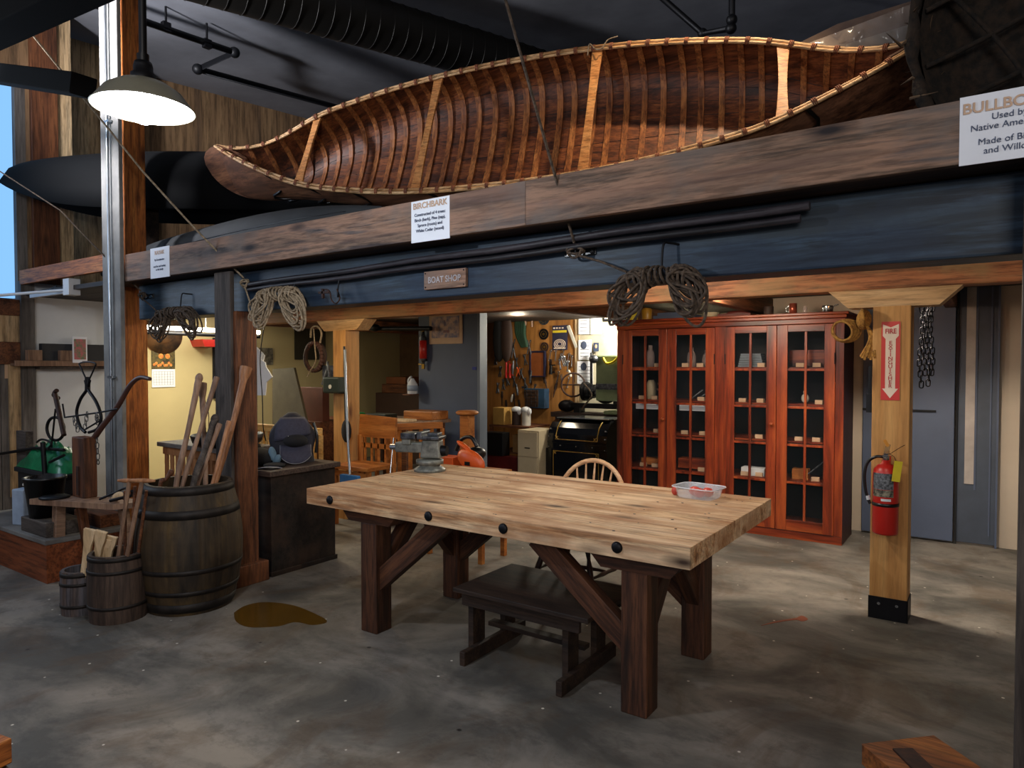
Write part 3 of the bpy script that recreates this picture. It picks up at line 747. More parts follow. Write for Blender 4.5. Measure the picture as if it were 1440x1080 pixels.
MB().lathe([(.0,.03),(.12,.014),(.165,-.022)],L,40).build('glow_disc',emis('shade_inside_glow','#e6ecff',14),t)  # emissive disc: overexposed look inside the shade is painted as glow

# ============================================================ WORKBENCH TABLE
T=.834
tb=thing('work_table','massive wooden work table with thick plank top and diagonal braces','table',(-2.28,3.3,0))
m=MB()
nb=11
for i in range(nb):
    y0=2.80+1.31*i/nb; m.bx((-3.52,y0+.0008,T-.098),(-1.03,y0+1.31/nb-.0008,T+random.uniform(-.0015,.0015)))
m.build('tabletop',M['tabletop'],tb,bevel=.003)
for x in (-3.30,-2.5,-1.98,-1.37):
    if x==-1.98: x=-2.0
    MB().lathe([(.0,.012),(.02,.011),(.027,.003),(.027,-.004)],(x,2.799,T-.05),16,(0,-1,0)).build('bolt',M['iron'],tb)
legs=[(-3.045,2.937),(-1.32,2.937),(-3.045,3.695),(-1.32,3.695)]
for x,y in legs: beam('leg',(x,y,0),(x,y,.66),.13,.13,M['tableleg'],tb,bevel=.006)
for x,y in legs:
    s=1 if x<-2 else -1
    MB().prism([(x-.24,T-.099),(x+.24,T-.099),(x+.17,.66),(x-.17,.66)] ,'y',y-.065,y+.065).build('bolster',M['tableleg'],tb,bevel=.004)
for x,y in legs:
    s=1 if x<-2 else -1
    beam('brace',(x+s*.03,y-.0,.30),(x+s*.56,y-.0,.735),.07,.11,M['tableleg'],tb,bevel=.004)
    s2=1 if y<3.3 else -1
    beam('brace',(x,y+s2*.03,.33),(x,y+s2*.40,.735),.07,.10,M['tableleg'],tb,bevel=.004)
m=MB(); rnd=random.Random(5)
for i in range(60):
    x,y=rnd.uniform(-3.45,-1.1),rnd.uniform(2.84,4.08); m.cyl((x,y,T+.0012),(x,y,T+.0022),rnd.uniform(.003,.008),n=8)
m.build('nail_hole',M['black'],tb)['kind']='stuff'

# bench under the table
b=thing('low_bench','low dark wooden step bench standing under the table','bench',(-1.97,3.15,0))
MB().bx((-2.38,2.86,.375),(-1.55,3.42,.40)).build('seat',M['darkbench'],b,bevel=.004)
for x in (-2.29,-1.69):
    for y_ in (2.95,3.25): MB().bx((x-.055,y_,0),(x-.02,y_+.11,.375)).build('leg',M['darkbench'],b,bevel=.003)
    MB().bx((x-.02,2.83,0),(x+.015,3.42,.075)).build('runner',M['darkbench'],b,bevel=.004)
for y_ in (2.9,3.35): MB().bx((-2.35,y_,.30),(-1.62,y_+.025,.375)).build('apron',M['darkbench'],b,bevel=.003)
MB().bx((-2.32,3.1,.13),(-1.7,3.16,.155)).build('stretcher',M['darkbench'],b,bevel=.003)

# windsor chair
c=thing('windsor_chair','pale bow-back spindle chair pushed up behind the table','chair',(-2.33,4.3,0))
cx,cy=-2.36,4.2
MB().lathe([(0,.43),(.2,.43),(.225,.44),(.225,.46),(.2,.47),(0,.462)],(cx,cy,0),32).build('seat',M['chairwood'],c)
bow=[(cx+.285*math.cos(a),cy+.17+.09*math.sin(a),.46+.452*math.sin(a)**.7) for a in [math.pi*i/24 for i in range(25)]]
MB().tube(bow,.017,8).build('bow',M['chairwood'],c)
for i in range(7):
    f=(i-3)/3.6; x0=cx+.13*f*1.25; a=math.acos(max(-1,min(1,f*.92))); p1=Vector((cx+.285*math.cos(a),cy+.17+.09*math.sin(a),.46+.452*math.sin(a)**.7)); p0=Vector((x0,cy+.185,.46))
    MB().tube([p0.lerp(p1,k/8) for k in range(9)],[.007,.0075,.009,.011,.008,.006,.009,.007,.006],8).build('spindle',M['chairwood'],c)
ft=[(-.26,-.24),(.26,-.24),(-.28,.30),(.30,.30)]
for x,y in ft:
    p0=Vector((cx+x*.55,cy+y*.55,.44)); p1=Vector((cx+x,cy+y,0))
    MB().tube([p0.lerp(p1,k/10) for k in range(11)],[.013,.016,.018,.013,.02,.022,.02,.014,.018,.015,.011],10).build('leg',M['shadeturn'],c)
def lp(i,z):
    x,y=ft[i]; t_=1-z/.44; k=.55+.45*t_; return Vector((cx+x*k,cy+y*k,z))
for a,bb in ((0,2),(1,3)):
    MB().tube([lp(a,.19).lerp(lp(bb,.19),k/6) for k in range(7)],[.009,.011,.016,.012,.016,.011,.009],8).build('stretcher',M['shadeturn'],c)
MB().tube([lp(0,.19).lerp(lp(2,.19),.5).lerp(lp(1,.19).lerp(lp(3,.19),.5),k/6) for k in range(7)],[.009,.011,.016,.012,.016,.011,.009],8).build('stretcher',M['shadeturn'],c)

# vise
v=thing('bench_vise','heavy grey cast-iron vise on the far left corner of table','vise',(-3.4,3.8,T)); vx,vy=-3.36,3.78
MB().lathe([(0,0),(.115,0),(.115,.018),(.085,.035),(.07,.05),(.1,.055),(.1,.085),(.07,.09),(0,.09)],(vx,vy,T),28).build('swivel_base',M['viseg'],v)
A_=R(20)
def vr(x,y,z): return Vector((vx+x*math.cos(A_)-y*math.sin(A_),vy+x*math.sin(A_)+y*math.cos(A_),T+z*1.16))
def vb(m,a,b_): m.box(vr((a[0]+b_[0])/2,(a[1]+b_[1])/2,(a[2]+b_[2])/2),[abs(b_[i]-a[i]) for i in range(3)],(0,0,A_)); return m
m=MB(); k=[vr(-.06,-.055,.085),vr(.1,-.055,.085),vr(.085,-.055,.2),vr(-.04,-.055,.2)]
vs=k+[vr(-.06,.055,.085),vr(.1,.055,.085),vr(.085,.055,.2),vr(-.04,.055,.2)]
m.add(vs,[(0,1,2,3),(4,7,6,5),(0,4,5,1),(1,5,6,2),(2,6,7,3),(3,7,4,0)]).build('body',M['viseg'],v,bevel=.012)
m=MB(); vb(m,(-.05,-.08,.2),(.10,.08,.225)); vb(m,(-.07,-.085,.2),(-.03,.085,.255)); vb(m,(.0,-.05,.22),(.08,.05,.245)); m.build('fixed_jaw',M['ironlt'],v,bevel=.006)
m=MB(); vb(m,(-.26,-.04,.11),(.0,.04,.185)); vb(m,(-.2,-.055,.16),(-.13,.055,.22)); m.build('slide',M['viseg'],v,bevel=.01)
m=MB(); vb(m,(-.2,-.075,.2),(-.085,.075,.245)); m.build('moving_jaw',M['ironlt'],v,bevel=.006)
MB().cyl(vr(.08,0,.13),vr(.135,0,.13),.042,.036).build('rear_barrel',M['iron'],v)
MB().cyl(vr(-.26,0,.145),vr(-.31,0,.145),.022).build('screw',M['chrome'],v)
MB().cyl(vr(-.295,.02,.2),vr(-.295,-.05,-.05),.006).build('handle',M['chrome'],v)
# saw beyond the table
s=thing('circular_saw','orange and black power saw behind the vise','saw',(-3.75,4.5,0))
sx,sy=-3.58,4.55
MB().bx((-3.98,4.35,.70),(-3.3,4.75,.73)).build('shelf',M['oak'],s,bevel=.003)
for xa in (-3.94,-3.38):
    for ya in (4.38,4.69): MB().bx((xa,ya,0),(xa+.04,ya+.04,.7)).build('leg',M['oak'],s)
MB().ell((sx+.06,sy-.08,.82),(.15,.05,.085),(0,.35,0)).ell((sx-.02,sy-.07,.93),(.09,.03,.02),(0,.5,0)).bx((sx-.35,sy-.1,.75),(sx-.12,sy+.05,.83)).build('guard',M['orange'],s,bevel=.006)
MB().box((sx+.06,sy-.13,.80),(.05,.01,.03)).ell((sx+.02,sy+.04,.86),(.08,.1,.06)).tube(smooth([(sx-.16,sy,.88),(sx-.1,sy,.98),(sx,sy,1.0),(sx+.06,sy,.93)],5),.017).build('motor',M['black'],s)
text('7',.06,(sx+.05,sy-.107,.82),s,M['signwhite'],name='number')
# plastic tray with red lids
t=thing('plastic_tray','translucent white plastic tray with red pieces near right end of table','tray',(-1.37,3.86,T))
tc=Vector((-1.385,3.9,T)); ta=R(-8)
def tr(x,y,z): return Vector((tc.x+x*math.cos(ta)-y*math.sin(ta),tc.y+x*math.sin(ta)+y*math.cos(ta),T+z))
m=MB(); n=40; vs=[];fs=[]
def rr(a,sx_,sy_,p=5): c_,s_=math.cos(a),math.sin(a); k=(abs(c_)**p+abs(s_)**p)**(-1/p); return sx_*c_*k,sy_*s_*k
rows=[(0,0,.002),(.10,.075,.002),(.108,.082,.01),(.12,.094,.062),(.135,.108,.065)]
for (a_,b_,z_) in rows:
    for i in range(n):
        x,y=rr(2*math.pi*i/n,max(a_,.001),max(b_,.001)); wob=1+(.012 if i%2 else 0)*(z_>.005 and z_<.064); vs.append(tr(x*wob,y*wob,z_))
for j in range(4):
    for i in range(n): fs.append((j*n+i,j*n+(i+1)%n,(j+1)*n+(i+1)%n,(j+1)*n+i))
m.add(vs,fs,True).build('tray_body',M['plastic'],t,solid=.0015,fix=False)
MB().tube([tr(*rr(2*math.pi*i/n,.136,.109),.066) for i in range(n)],.003,6,True).build('rim',plain('plastic_rim','#e4e8f0',.3),t)
for i,(x,y) in enumerate(((-.03,.01),(.045,.02),(.02,-.03))):
    o=MB().ell(tr(x,y,.034),(.036,.033,.028),(0,0,i)).build('red_disc',M['tomato'],bevel=0)
    tag(o,'round red piece inside the plastic tray, '+('left one','rear right one','front one')[i],'disc','red pieces in the tray')
o=MB().ell((-1.53,3.9,T+.026),(.022,.02,.026)).build('red_disc',M['tomato']); tag(o,'red piece lying on the table just left of the plastic tray','disc')

# ============================================================ GLAZED CABINET
cb=thing('glazed_cabinet','tall reddish cherry cabinet with four multi-pane glass doors','cabinet',(-2.17,6.95,0))
X0,X1,Y0,Y1=-3.275,-1.065,6.68,7.2
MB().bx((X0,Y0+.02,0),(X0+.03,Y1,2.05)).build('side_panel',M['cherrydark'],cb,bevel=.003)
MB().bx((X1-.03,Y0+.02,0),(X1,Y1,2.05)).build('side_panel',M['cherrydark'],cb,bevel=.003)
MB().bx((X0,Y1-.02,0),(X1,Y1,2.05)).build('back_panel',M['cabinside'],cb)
MB().bx((X0-.02,Y0-.02,2.03),(X1+.02,Y1,2.06)).bx((X0-.04,Y0-.045,2.06),(X1+.04,Y1,2.085)).bx((X0-.01,Y0+.0,1.985),(X1+.01,Y0+.03,2.03)).build('cornice',M['cherryx'],cb,bevel=.005)
MB().bx((X0,Y0,0),(X1,Y0+.025,.075)).build('plinth',M['cherryx'],cb,bevel=.003)
for a_,b_ in ((X0,X0+.07),(X1-.07,X1),(-2.22,-2.12)): MB().bx((a_,Y0,.075),(b_,Y0+.025,1.985)).build('face_stile',M['cherry'],cb,bevel=.003)
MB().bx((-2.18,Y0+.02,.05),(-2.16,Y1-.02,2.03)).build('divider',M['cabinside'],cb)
SH=[.10,.525,.89,1.235,1.575]
for z in SH:
    MB().bx((X0+.03,Y0+.03,z),(X1-.03,Y1-.02,z+.018)).build('shelf',M['cherryx'],cb)
doors=[(-3.205,-2.712),(-2.708,-2.22),(-2.12,-1.638),(-1.634,-1.135)]
for k,(a,b_) in enumerate(doors):
    y0,y1=Y0-.012,Y0+.01
    sl=.095 if k!=0 else .105; sr=.09; gx0=a+sl; gx1=b_-sr; z0,z1=.08,1.98; gz0,gz1=.18,1.915
    d=MB().bx((a,y0,z0),(gx0,y1,z1)).bx((gx1,y0,z0),(b_,y1,z1)).build('door',M['cherry'],cb,bevel=.003)
    for za,zb in ((gz1,z1),(z0,gz0)): MB().bx((gx0,y0,za),(gx1,y1,zb)).build('rail',M['cherryx'],d,bevel=.003)
    m=MB(); xm=(gx0+gx1)/2; m.bx((xm-.011,y0,gz0),(xm+.011,y1,gz1))
    for i in range(1,5):
        z=gz0+(gz1-gz0)*i/5; m.bx((gx0,y0+.001,z-.011),(gx1,y1-.001,z+.011))
    m.build('glazing_bar',M['cherry'],d,bevel=.002)
    MB().bx((gx0,y0+.009,gz0),(gx1,y0+.011,gz1)).build('pane',M['pane'],d)
    if k in (0,2): 
        MB().lathe([(.006,0),(.006,.015),(.016,.022),(.019,.032),(.014,.042),(0,.045)],(b_-.03,y0,1.06),16,(0,-1,0)).build('knob',M['cherryx'],d)
    MB().cyl((a+.003 if k%2==0 else b_-.003,y0-.002,1.62),(a+.003 if k%2==0 else b_-.003,y0-.002,1.72),.005,n=8).build('hinge',M['iron'],d)
# things inside
rnd=random.Random(2)
colx=[-3.0,-2.87,-2.55,-2.38,-1.96,-1.8,-1.47,-1.30]
def jar(x,y,z,h,label,r=.045):
    o=MB().lathe([(0,0),(r,0),(r*1.05,h*.5),(r*.8,h*.72),(r*.5,h*.78),(r*.5,h)],(x,y,z),20).build('glass_jar',M['jar'],fix=False); tag(o,label,'jar')
rows={1.593:'on the top shelf',1.253:'on the second shelf',.908:'on the third shelf',.543:'on the fourth shelf'}
dn=['behind the first door','behind the second door','behind the third door','behind the fourth door']
for k,x in enumerate((-2.97,-2.83)): jar(x,6.85,1.593,.23-.03*k,('tall' if k==0 else 'shorter')+' clear glass lamp chimney on top shelf behind first cabinet door')
for k,x in enumerate((-2.52,-2.36)): jar(x,6.85,1.593,.2-.03*k,('left' if k==0 else 'right')+' clear glass on top shelf behind second cabinet door')
nt_=0
for zi,(z,rw) in enumerate(rows.items()):
    for k in range(4):
        for e in range(1+((zi+k)%2)):
            x=colx[2*k+(1-e)]+rnd.uniform(-.02,.02); y=6.74+rnd.uniform(0,.03)
            o=MB().box((x,y,z+.019),(.07,.03,.038),(0,0,rnd.uniform(-.2,.2))).build('name_card',M['papertan'],bevel=.002)
            tag(o,'small tan card '+rw+' of cabinet '+dn[k]+(', its left one' if e else ''),'card','cards on the cabinet shelves')
def item(m,name,mat,label,cat): tag(m.build(name,mat,bevel=.002),label,cat)
item(MB().lathe([(0,0),(.05,0),(.055,.1),(.05,.16),(.03,.2)],(-2.98,6.9,1.253),16),'clay_pot',M['cream'],'pale crock on second shelf behind first cabinet door','pot')
item(MB().tube([(-2.78,6.85,1.28),(-2.9,6.9,1.42)],.012).tube([(-2.9,6.86,1.36),(-2.76,6.86,1.30)],.012),'wooden_tool',M['handle'],'crossed wooden tool on second shelf behind first cabinet door','tool')
for k in range(2): item(MB().bx((-3.08+.48*k,6.73,1.15),(-2.80+.53*k,6.735,1.208)),'paper_label',M['paper'],'white paper strip under second shelf behind '+('first','second')[k]+' cabinet door','label')
m=MB()
for i in range(6): m.bx((-2.02+.005*i,6.76,1.593+i*.022),(-1.78-.005*i,6.92,1.612+i*.022))
item(m,'folded_cloth',plain('grey_cloth','#77808a',.9),'stack of folded grey cloth on top shelf behind third cabinet door','cloth')
item(MB().bx((-1.55,6.78,1.6),(-1.2,6.9,1.75)),'wooden_case',M['cherryx'],'reddish wooden case on top shelf behind fourth cabinet door','case')
item(MB().ell((-1.42,6.85,1.30),(.035,.03,.045)).ell((-1.42,6.85,1.355),(.018,.018,.022)),'small_figure',M['offwhite'],'pale rounded piece on second shelf behind fourth cabinet door','figure')
item(MB().bx((-1.98,6.76,.543),(-1.76,6.88,.62)),'white_box',M['white'],'white box on fourth shelf behind third cabinet door','box')
item(MB().bx((-1.52,6.8,.543),(-1.38,6.9,.64)),'wooden_box',M['oak'],'small brown box on fourth shelf behind fourth cabinet door','box')
item(MB().bx((-2.62,6.76,.56),(-2.34,6.9,.66)),'wooden_tray',M['cherryx'],'reddish wooden tray on fourth shelf behind second cabinet door','tray')
item(MB().bx((-3.04,6.78,.56),(-2.84,6.9,.63)),'wooden_plane',M['oak'],'wooden plane on fourth shelf behind first cabinet door','plane')
item(MB().tube([(-2.5,6.8,1.27),(-2.4,6.85,1.36)],.008).tube([(-2.44,6.8,1.27),(-2.33,6.85,1.34)],.008),'hand_tool',M['ironlt'],'thin metal tool on second shelf behind second cabinet door','tool')
item(MB().tube([(-1.42,6.8,.56),(-1.25,6.86,.72)],.007),'hand_tool',M['ironlt'],'slanted metal rod on fourth shelf behind fourth cabinet door','tool')
# on top of the cabinet
Z=2.085
item(MB().lathe([(0,0),(.06,0),(.065,.1),(.05,.14),(0,.14)],(-3.16,6.8,Z),20),'yellow_jar',M['yellow'],'yellow jar on top of cabinet at its left end','jar')
item(MB().lathe([(0,0),(.05,0),(.055,.11),(.04,.13),(0,.13)],(-3.0,6.82,Z),20),'yellow_jar',plain('amber_jar','#b8862a',.4),'amber jar on top of cabinet beside the yellow one','jar')
item(MB().bx((-2.9,6.75,Z),(-2.45,6.95,Z+.04)).bx((-2.86,6.77,Z+.04),(-2.5,6.93,Z+.07)),'flat_box',M['bluegrey'],'flat grey box on top of cabinet behind the big rope coil','box')
item(MB().lathe([(0,0),(.05,0),(.075,.03),(.085,.05),(.0,.05)],(-2.3,6.8,Z),20),'shallow_bowl',M['cream'],'pale shallow bowl on top of cabinet right of the big rope coil','bowl')
item(MB().bx((-2.22,6.75,Z),(-1.9,6.95,Z+.03)).ell((-2.05,6.85,Z+.035),(.12,.07,.03)),'leather_piece',plain('red_leather','#5e2016',.6),'dark red leather piece lying on top of cabinet','leather')
t=thing('tin_mug','copper tin mug on top of cabinet near right end','mug',(-1.52,6.78,Z))
MB().lathe([(0,0),(.034,0),(.034,.1),(.03,.1),(.03,.005),(0,.005)],(-1.52,6.78,Z),20).build('cup',plain('copper','#c0604a',.3,.6),t)
MB().tube([(-1.555,6.78,Z+.08),(-1.585,6.78,Z+.06),(-1.58,6.78,Z+.03),(-1.553,6.78,Z+.02)],.004).build('handle',M['chrome'],t)
item(MB().lathe([(0,0),(.045,0),(.045,.085),(0,.09)],(-1.75,6.82,Z),20),'tin_can',M['brown'],'dark round tin on top of cabinet left of copper mug','tin')
item(MB().lathe([(0,0),(.02,0),(.02,.05),(.012,.07),(0,.07)],(-1.41,6.76,Z),16),'small_bottle',M['jar'],'small glass bottle on top of cabinet right of copper mug','bottle')
item(MB().lathe([(0,0),(.04,0),(.05,.06),(.04,.065),(0,.065)],(-1.22,6.78,Z),20).tube([(-1.2,6.78,Z+.05),(-1.13,6.76,Z+.07)],.006),'silver_cup',M['chrome'],'shiny silver cup on top of cabinet at its right end','cup')

# ============================================================ RIGHT POST: sign, extinguisher, rope, chain
t=thing('fire_sign','red and cream FIRE EXTINGUISHER arrow sign on the yellow post','sign',(-.512,4.88,1.38))
MB().bx((-.566,4.879,1.388),(-.462,4.884,1.878)).build('plate',M['redsign'],t)
sx=-.514
poly=[(sx-.044,1.862),(sx,1.842),(sx+.044,1.862),(sx+.044,1.79),(sx+.028,1.77),(sx+.028,1.46),(sx+.044,1.46),(sx,1.40),(sx-.044,1.46),(sx-.028,1.46),(sx-.028,1.77),(sx-.044,1.79)]
MB().prism(poly,'y',4.8775,4.8795).build('arrow',M['signwhite'],t)
text('FIRE',.042,(sx,4.8765,1.817),t,M['signink'],bold=.0012,sx=.82)
text('\n'.join('EXTINGUISHER'),.032,(sx,4.8765,1.61),t,M['signink'],bold=.0004,sx=1.1,line=.765)
e=thing('fire_extinguisher','red fire extinguisher with black hose and yellow tag hung on yellow post','fire extinguisher',(-.53,4.79,.565))
ex,ey=-.522,4.80; 
MB().lathe([(0,.565),(.066,.565),(.072,.575),(.072,.93),(.066,.965),(.045,.99),(.026,1.0),(.022,1.02),(0,1.02)],(ex,ey,0),32).build('cylinder',M['red'],e)
MB().lathe([(.0735,.74),(.0735,.76)],(ex,ey,0),32).build('strap',M['black'],e,solid=.004)
lv=[];lf=[]
def lab(z0,z1,a0,a1,name,mat,off=.0728):
    vs=[];
    for i in range(13):
        a=R(a0+(a1-a0)*i/12)
        for z in (z0,z1): vs.append((ex+off*math.sin(a),ey-off*math.cos(a),z))
    return MB().add(vs,[(2*i,2*i+2,2*i+3,2*i+1) for i in range(12)],True).build(name,mat,e,fix=False)
lab(.845,.945,-62,42,'instruction_label',plain('dark_label','#2a2c30',.5,c2='#70747a',scale=60)); lab(.80,.843,-62,42,'picture_label',plain('beige_label','#8a8470',.5,c2='#2c2a26',scale=50)); lab(.775,.79,-14,30,'small_label',M['white'])
m=MB().lathe([(0,1.02),(.018,1.02),(.02,1.05),(0,1.05)],(ex,ey,0),16).box((ex+.005,ey-.03,1.062),(.03,.11,.014),(.15,0,0)).box((ex+.01,ey-.04,1.09),(.026,.12,.01),(.4,0,0)); m.build('valve_lever',M['chrome'],e,bevel=.002)
MB().tube(smooth([(ex,ey,1.035),(ex-.05,ey-.01,1.04),(ex-.1,ey,1.0),(ex-.118,ey,.92),(ex-.112,ey,.83),(ex-.10,ey,.78),(ex-.085,ey,.74)],6),.009,10).build('hose',M['black'],e)
MB().cyl((ex-.10,ey,.79),(ex-.094,ey,.765),.011).build('hose_clip',M['white'],e)
MB().box((ex+.068,ey-.075,.965),(.045,.002,.125),(0,.12,.3)).build('inspection_tag',M['yellow'],e)
MB().box((ex+.006,ey-.05,1.13),(.018,.002,.045),(0,-.5,.3)).build('small_tag',plain('orange_tag','#d89030',.6),e)
MB().tube(smooth([(ex+.01,ey-.03,1.07),(ex+.05,ey-.06,1.05),(ex+.062,ey-.075,1.02)],5),.002).tube(smooth([(ex+.01,ey,1.05),(ex+.07,ey-.03,1.1),(ex+.1,ey,1.12)],5),.0018).build('tag_wire',M['rust'],e)
MB().bx((ex-.02,4.85,.9),(ex+.02,4.884,1.04)).build('wall_bracket',M['red'],e)
# yellow rope bundle and chain
m=MB(); q=Vector((-.655,4.93,1.86))
for i in range(4): m.torus(q+Vector((-.12-.006*i,-.01*i,-.03)),.085-.005*i,.0085,(.15*i,1,.1),24,6,sx=1.0,sy=.85)
for i in range(6): m.torus(q+Vector((-.02,-.012*i+.02,.04)),.055,.009,(1,.3*(i-3)/3,.1),16,6,sy=1.7)
for i in range(10):
    m.tube(smooth([q+Vector((0,-.01*(i%3),0)),q+Vector((.02+.004*i,-.03,-.09)),q+Vector((-.03+.012*i,-.035-.003*(i%4),-.2-.01*(i%3)))],6),.0085)
tag(m.build('rope_bundle',M['ropey']),'yellow fibre rope bundle hanging at left side of the yellow post','rope')
ch=thing('hanging_chain','black chain hanging behind right side of the extinguisher post','chain',(-.34,5.1,1.4))
def link(m,c_,ln,w_,r,ang,tilt=0):
    pts=[]
    for i in range(12):
        a=2*math.pi*i/12; x=w_*math.cos(a); z=(ln/2-w_)*(1 if math.sin(a)>=0 else -1)+w_*math.sin(a)
        v_=Vector((x*math.cos(ang),x*math.sin(ang),z)); v_.rotate(Euler((0,tilt,0))); pts.append(Vector(c_)+v_)
    m.tube(pts,r,5,True)
for s_ in range(4):
    for i in range(15-(s_%2)*2):
        m=MB(); link(m,(-.365+.018*s_+.008*math.sin(i*.5+s_),5.08+.02*s_,1.97-i*.034-(0.0 if s_ else .01)),.046,.012,.004,(i%2)*math.pi/2+.3); m.build('chain_link',M['iron'],ch)
MB().tube([(-.335,5.08,2.0),(-.315,5.1,2.04),(-.3,5.12,2.0)],.007).bx((-.40,5.02,1.98),(-.28,5.08,2.06)).build('hook',M['iron'],ch)
o=MB().bx((-.66,4.98,1.3),(-.622,5.02,1.42)).bx((-.65,4.99,1.42),(-.63,5.01,1.6)).build('brush',M['black']); tag(o,'black brush hanging on left side of the extinguisher post','brush')

# ============================================================ BARRELS AND KEGS
def lathe_barrel(name,label,cat,c,r_end,r_mid,h,mat,nst,hoops,top_open=True,rim=None):
    c=Vector(c); t=thing(name,label,cat,c)
    prof=[(0,.01),(r_end*.98,.0)]
    for i in range(13):
        u=i/12; prof.append((r_end+(r_mid-r_end)*math.sin(math.pi*u)**.9,h*u))
    m=MB(); n=nst*6; vs=[]
    rows=prof[1:]
    for r,z in rows:
        for i in range(n):
            a=2*math.pi*i/n; g=.994 if i%6==0 else 1.0
            vs.append(c+Vector((r*g*math.cos(a),r*g*math.sin(a),z)))
    ins=[(r-.022,z) for r,z in rows[::-1] if z>h*.3]
    for r,z in ins:
        for i in range(n):
            a=2*math.pi*i/n; vs.append(c+Vector((r*math.cos(a),r*math.sin(a),z)))
    mm=len(rows)+len(ins)
    fs=[(j*n+i,j*n+(i+1)%n,(j+1)*n+(i+1)%n,(j+1)*n+i) for j in range(mm-1) for i in range(n)]
    fs.append(tuple(range((mm-1)*n,mm*n))); fs.append(tuple(range(n))[::-1])
    m.add(vs,fs,False); m.build('staves',mat,t,fix=False)
    for z,w in hoops:
        f=lambda zz:r_end+(r_mid-r_end)*math.sin(math.pi*min(max(zz/h,0),1))**.9+.004
        MB().lathe([(f(z-w/2)-.004,z-w/2),(f(z-w/2),z-w/2),(f(z+w/2),z+w/2),(f(z+w/2)-.004,z+w/2)],c,48).build('hoop',M['hoop'],t)
    return t
lathe_barrel('wooden_barrel','big old dark oak barrel full of long wooden handles beside the post','barrel',(-4.42,2.55,0),.265,.335,.83,M['barrel'],20,[(.05,.06),(.15,.03),(.29,.03),(.655,.055),(.80,.05)])
kg=lathe_barrel('wooden_keg','brown wooden keg holding T-handled sticks in front of the barrel','keg',(-4.56,2.15,0),.165,.175,.42,M['keg'],16,[(.1,.02),(.32,.02),(.4,.025)])
lathe_barrel('small_keg','small weathered grey keg with pale unfinished axe handles','keg',(-4.86,2.06,0),.115,.12,.28,M['keg2'],14,[(.06,.02),(.2,.02),(.26,.025)])
# handles in the barrel
def handle(p0,p1,r,label,mat,head=None,group='long handles in the big barrel',cat='handle',name='axe_helve',bow=.02):
    p0,p1=Vector(p0),Vector(p1); pts=[];rs=[]
    for i in range(15):
        k=i/14; pts.append(p0.lerp(p1,k)+Vector((bow*math.sin(k*math.pi*1.4),0,0))); rs.append(r*(1+.25*max(0,(k-.85)/.15)+.12*math.sin(k*9)))
    m=MB().tube(pts,rs,10)
    if head=='knob': m.ell(p1,(r*1.6,r*1.3,r*2))
    if head=='flare':
        d=(p1-p0).normalized(); m.tube([p1-d*.06,p1-d*.02,p1+d*.02],[r*1.1,r*1.9,r*2.0],8)
    o=m.build(name,mat); tag(o,label,cat,group); return o
def B(x,y,z): return (x,y,z)
bx_,by_=-4.42,2.55
def helve(rim,yr,top,yt,r,label,mat,head=None,bow=0):
    a=ray(rim[0],rim[1],yr); b=ray(top[0],top[1],yt); c=Vector((-4.42,2.55,0)); d=(b-a).normalized(); p=a-d*.55
    h=Vector((p.x-c.x,p.y-c.y,0)); 
    if h.length>.2: h*=.2/h.length
    p=Vector((c.x+h.x,c.y+h.y,max(p.z,.12)))
    mid=a.lerp(b,.5)+Vector((bow,0,0))
    pts=smooth([p,a,mid,b],6); n=len(pts)
    m=MB().tube(pts,[r*(1+.10*math.sin(i*.9)+(.25 if i>n*.85 else 0)) for i in range(n)],10)
    if head=='knob': m.ell(b,(r*1.6,r*1.3,r*2),(0,.4,0))
    if head=='flare': m.tube([b-d*.08,b-d*.02,b+d*.03],[r*1.1,r*1.8,r*2.0],8)
    tag(m.build('axe_helve',mat),label,'handle','long handles in the big barrel')
helve((247,688),2.42,(280,532),2.62,.018,'long brown helve leaning right in the barrel, the leftmost',M['handle'],'knob')
helve((289,672),2.62,(284,545),2.72,.017,'straight upright helve standing just behind the leftmost one in barrel',M['handle'],'flare')
helve((256,686),2.46,(305,530),2.72,.015,'slim brown helve leaning across the middle of barrel',M['handle'])
helve((272,680),2.5,(302,590),2.75,.02,'short thick grey helve with blunt end in the barrel middle',M['greyboard'],'knob')
helve((277,684),2.56,(309,596),2.75,.015,'short thin brown helve at front of the barrel',M['handle'])
helve((300,676),2.6,(322,592),2.74,.013,'thin short helve in right half of the barrel',M['handleor'])
helve((303,678),2.72,(345,522),2.98,.022,'thick orange-brown curved axe helve leaning right out of barrel',M['handleor'],'flare',.02)
helve((225,685),2.40,(240,665),2.46,.013,'very short dark stick at the barrel left rim',M['brownpost'],'knob')
# T-handled sticks in keg
for i,(px,py,lab) in enumerate(((182,676,'left'),(200,676,'right'))):
    top=ray(px,py,2.15); base_=Vector((-4.60+.07*i,2.12,.05))
    t=thing('auger_stick',lab+' stick with crosswise T handle standing in the brown keg','stick',base_,'T-handled sticks in the keg')
    MB().tube([base_.lerp(top,k/6) for k in range(7)],.013,8).build('shaft',M['handle'],t)
    d=Vector((.85,.5,0)).normalized(); MB().tube([top-d*.075,top-d*.03,top+d*.03,top+d*.08],[.008,.014,.014,.008],8).build('handle',M['handleor'],t)
for i,(px,py) in enumerate(((176,690),(190,684),(206,690))):
    top=ray(px,py,2.22); b0=Vector((-4.58+.04*i,2.2,.05)); o=MB().tube([b0.lerp(top,k/5) for k in range(6)],.010,7).build('thin_stick',M['brownpost']); tag(o,['leftmost','middle','rightmost'][i]+' of the three thin brown sticks behind the T-handled ones in keg','stick','thin sticks in the keg')
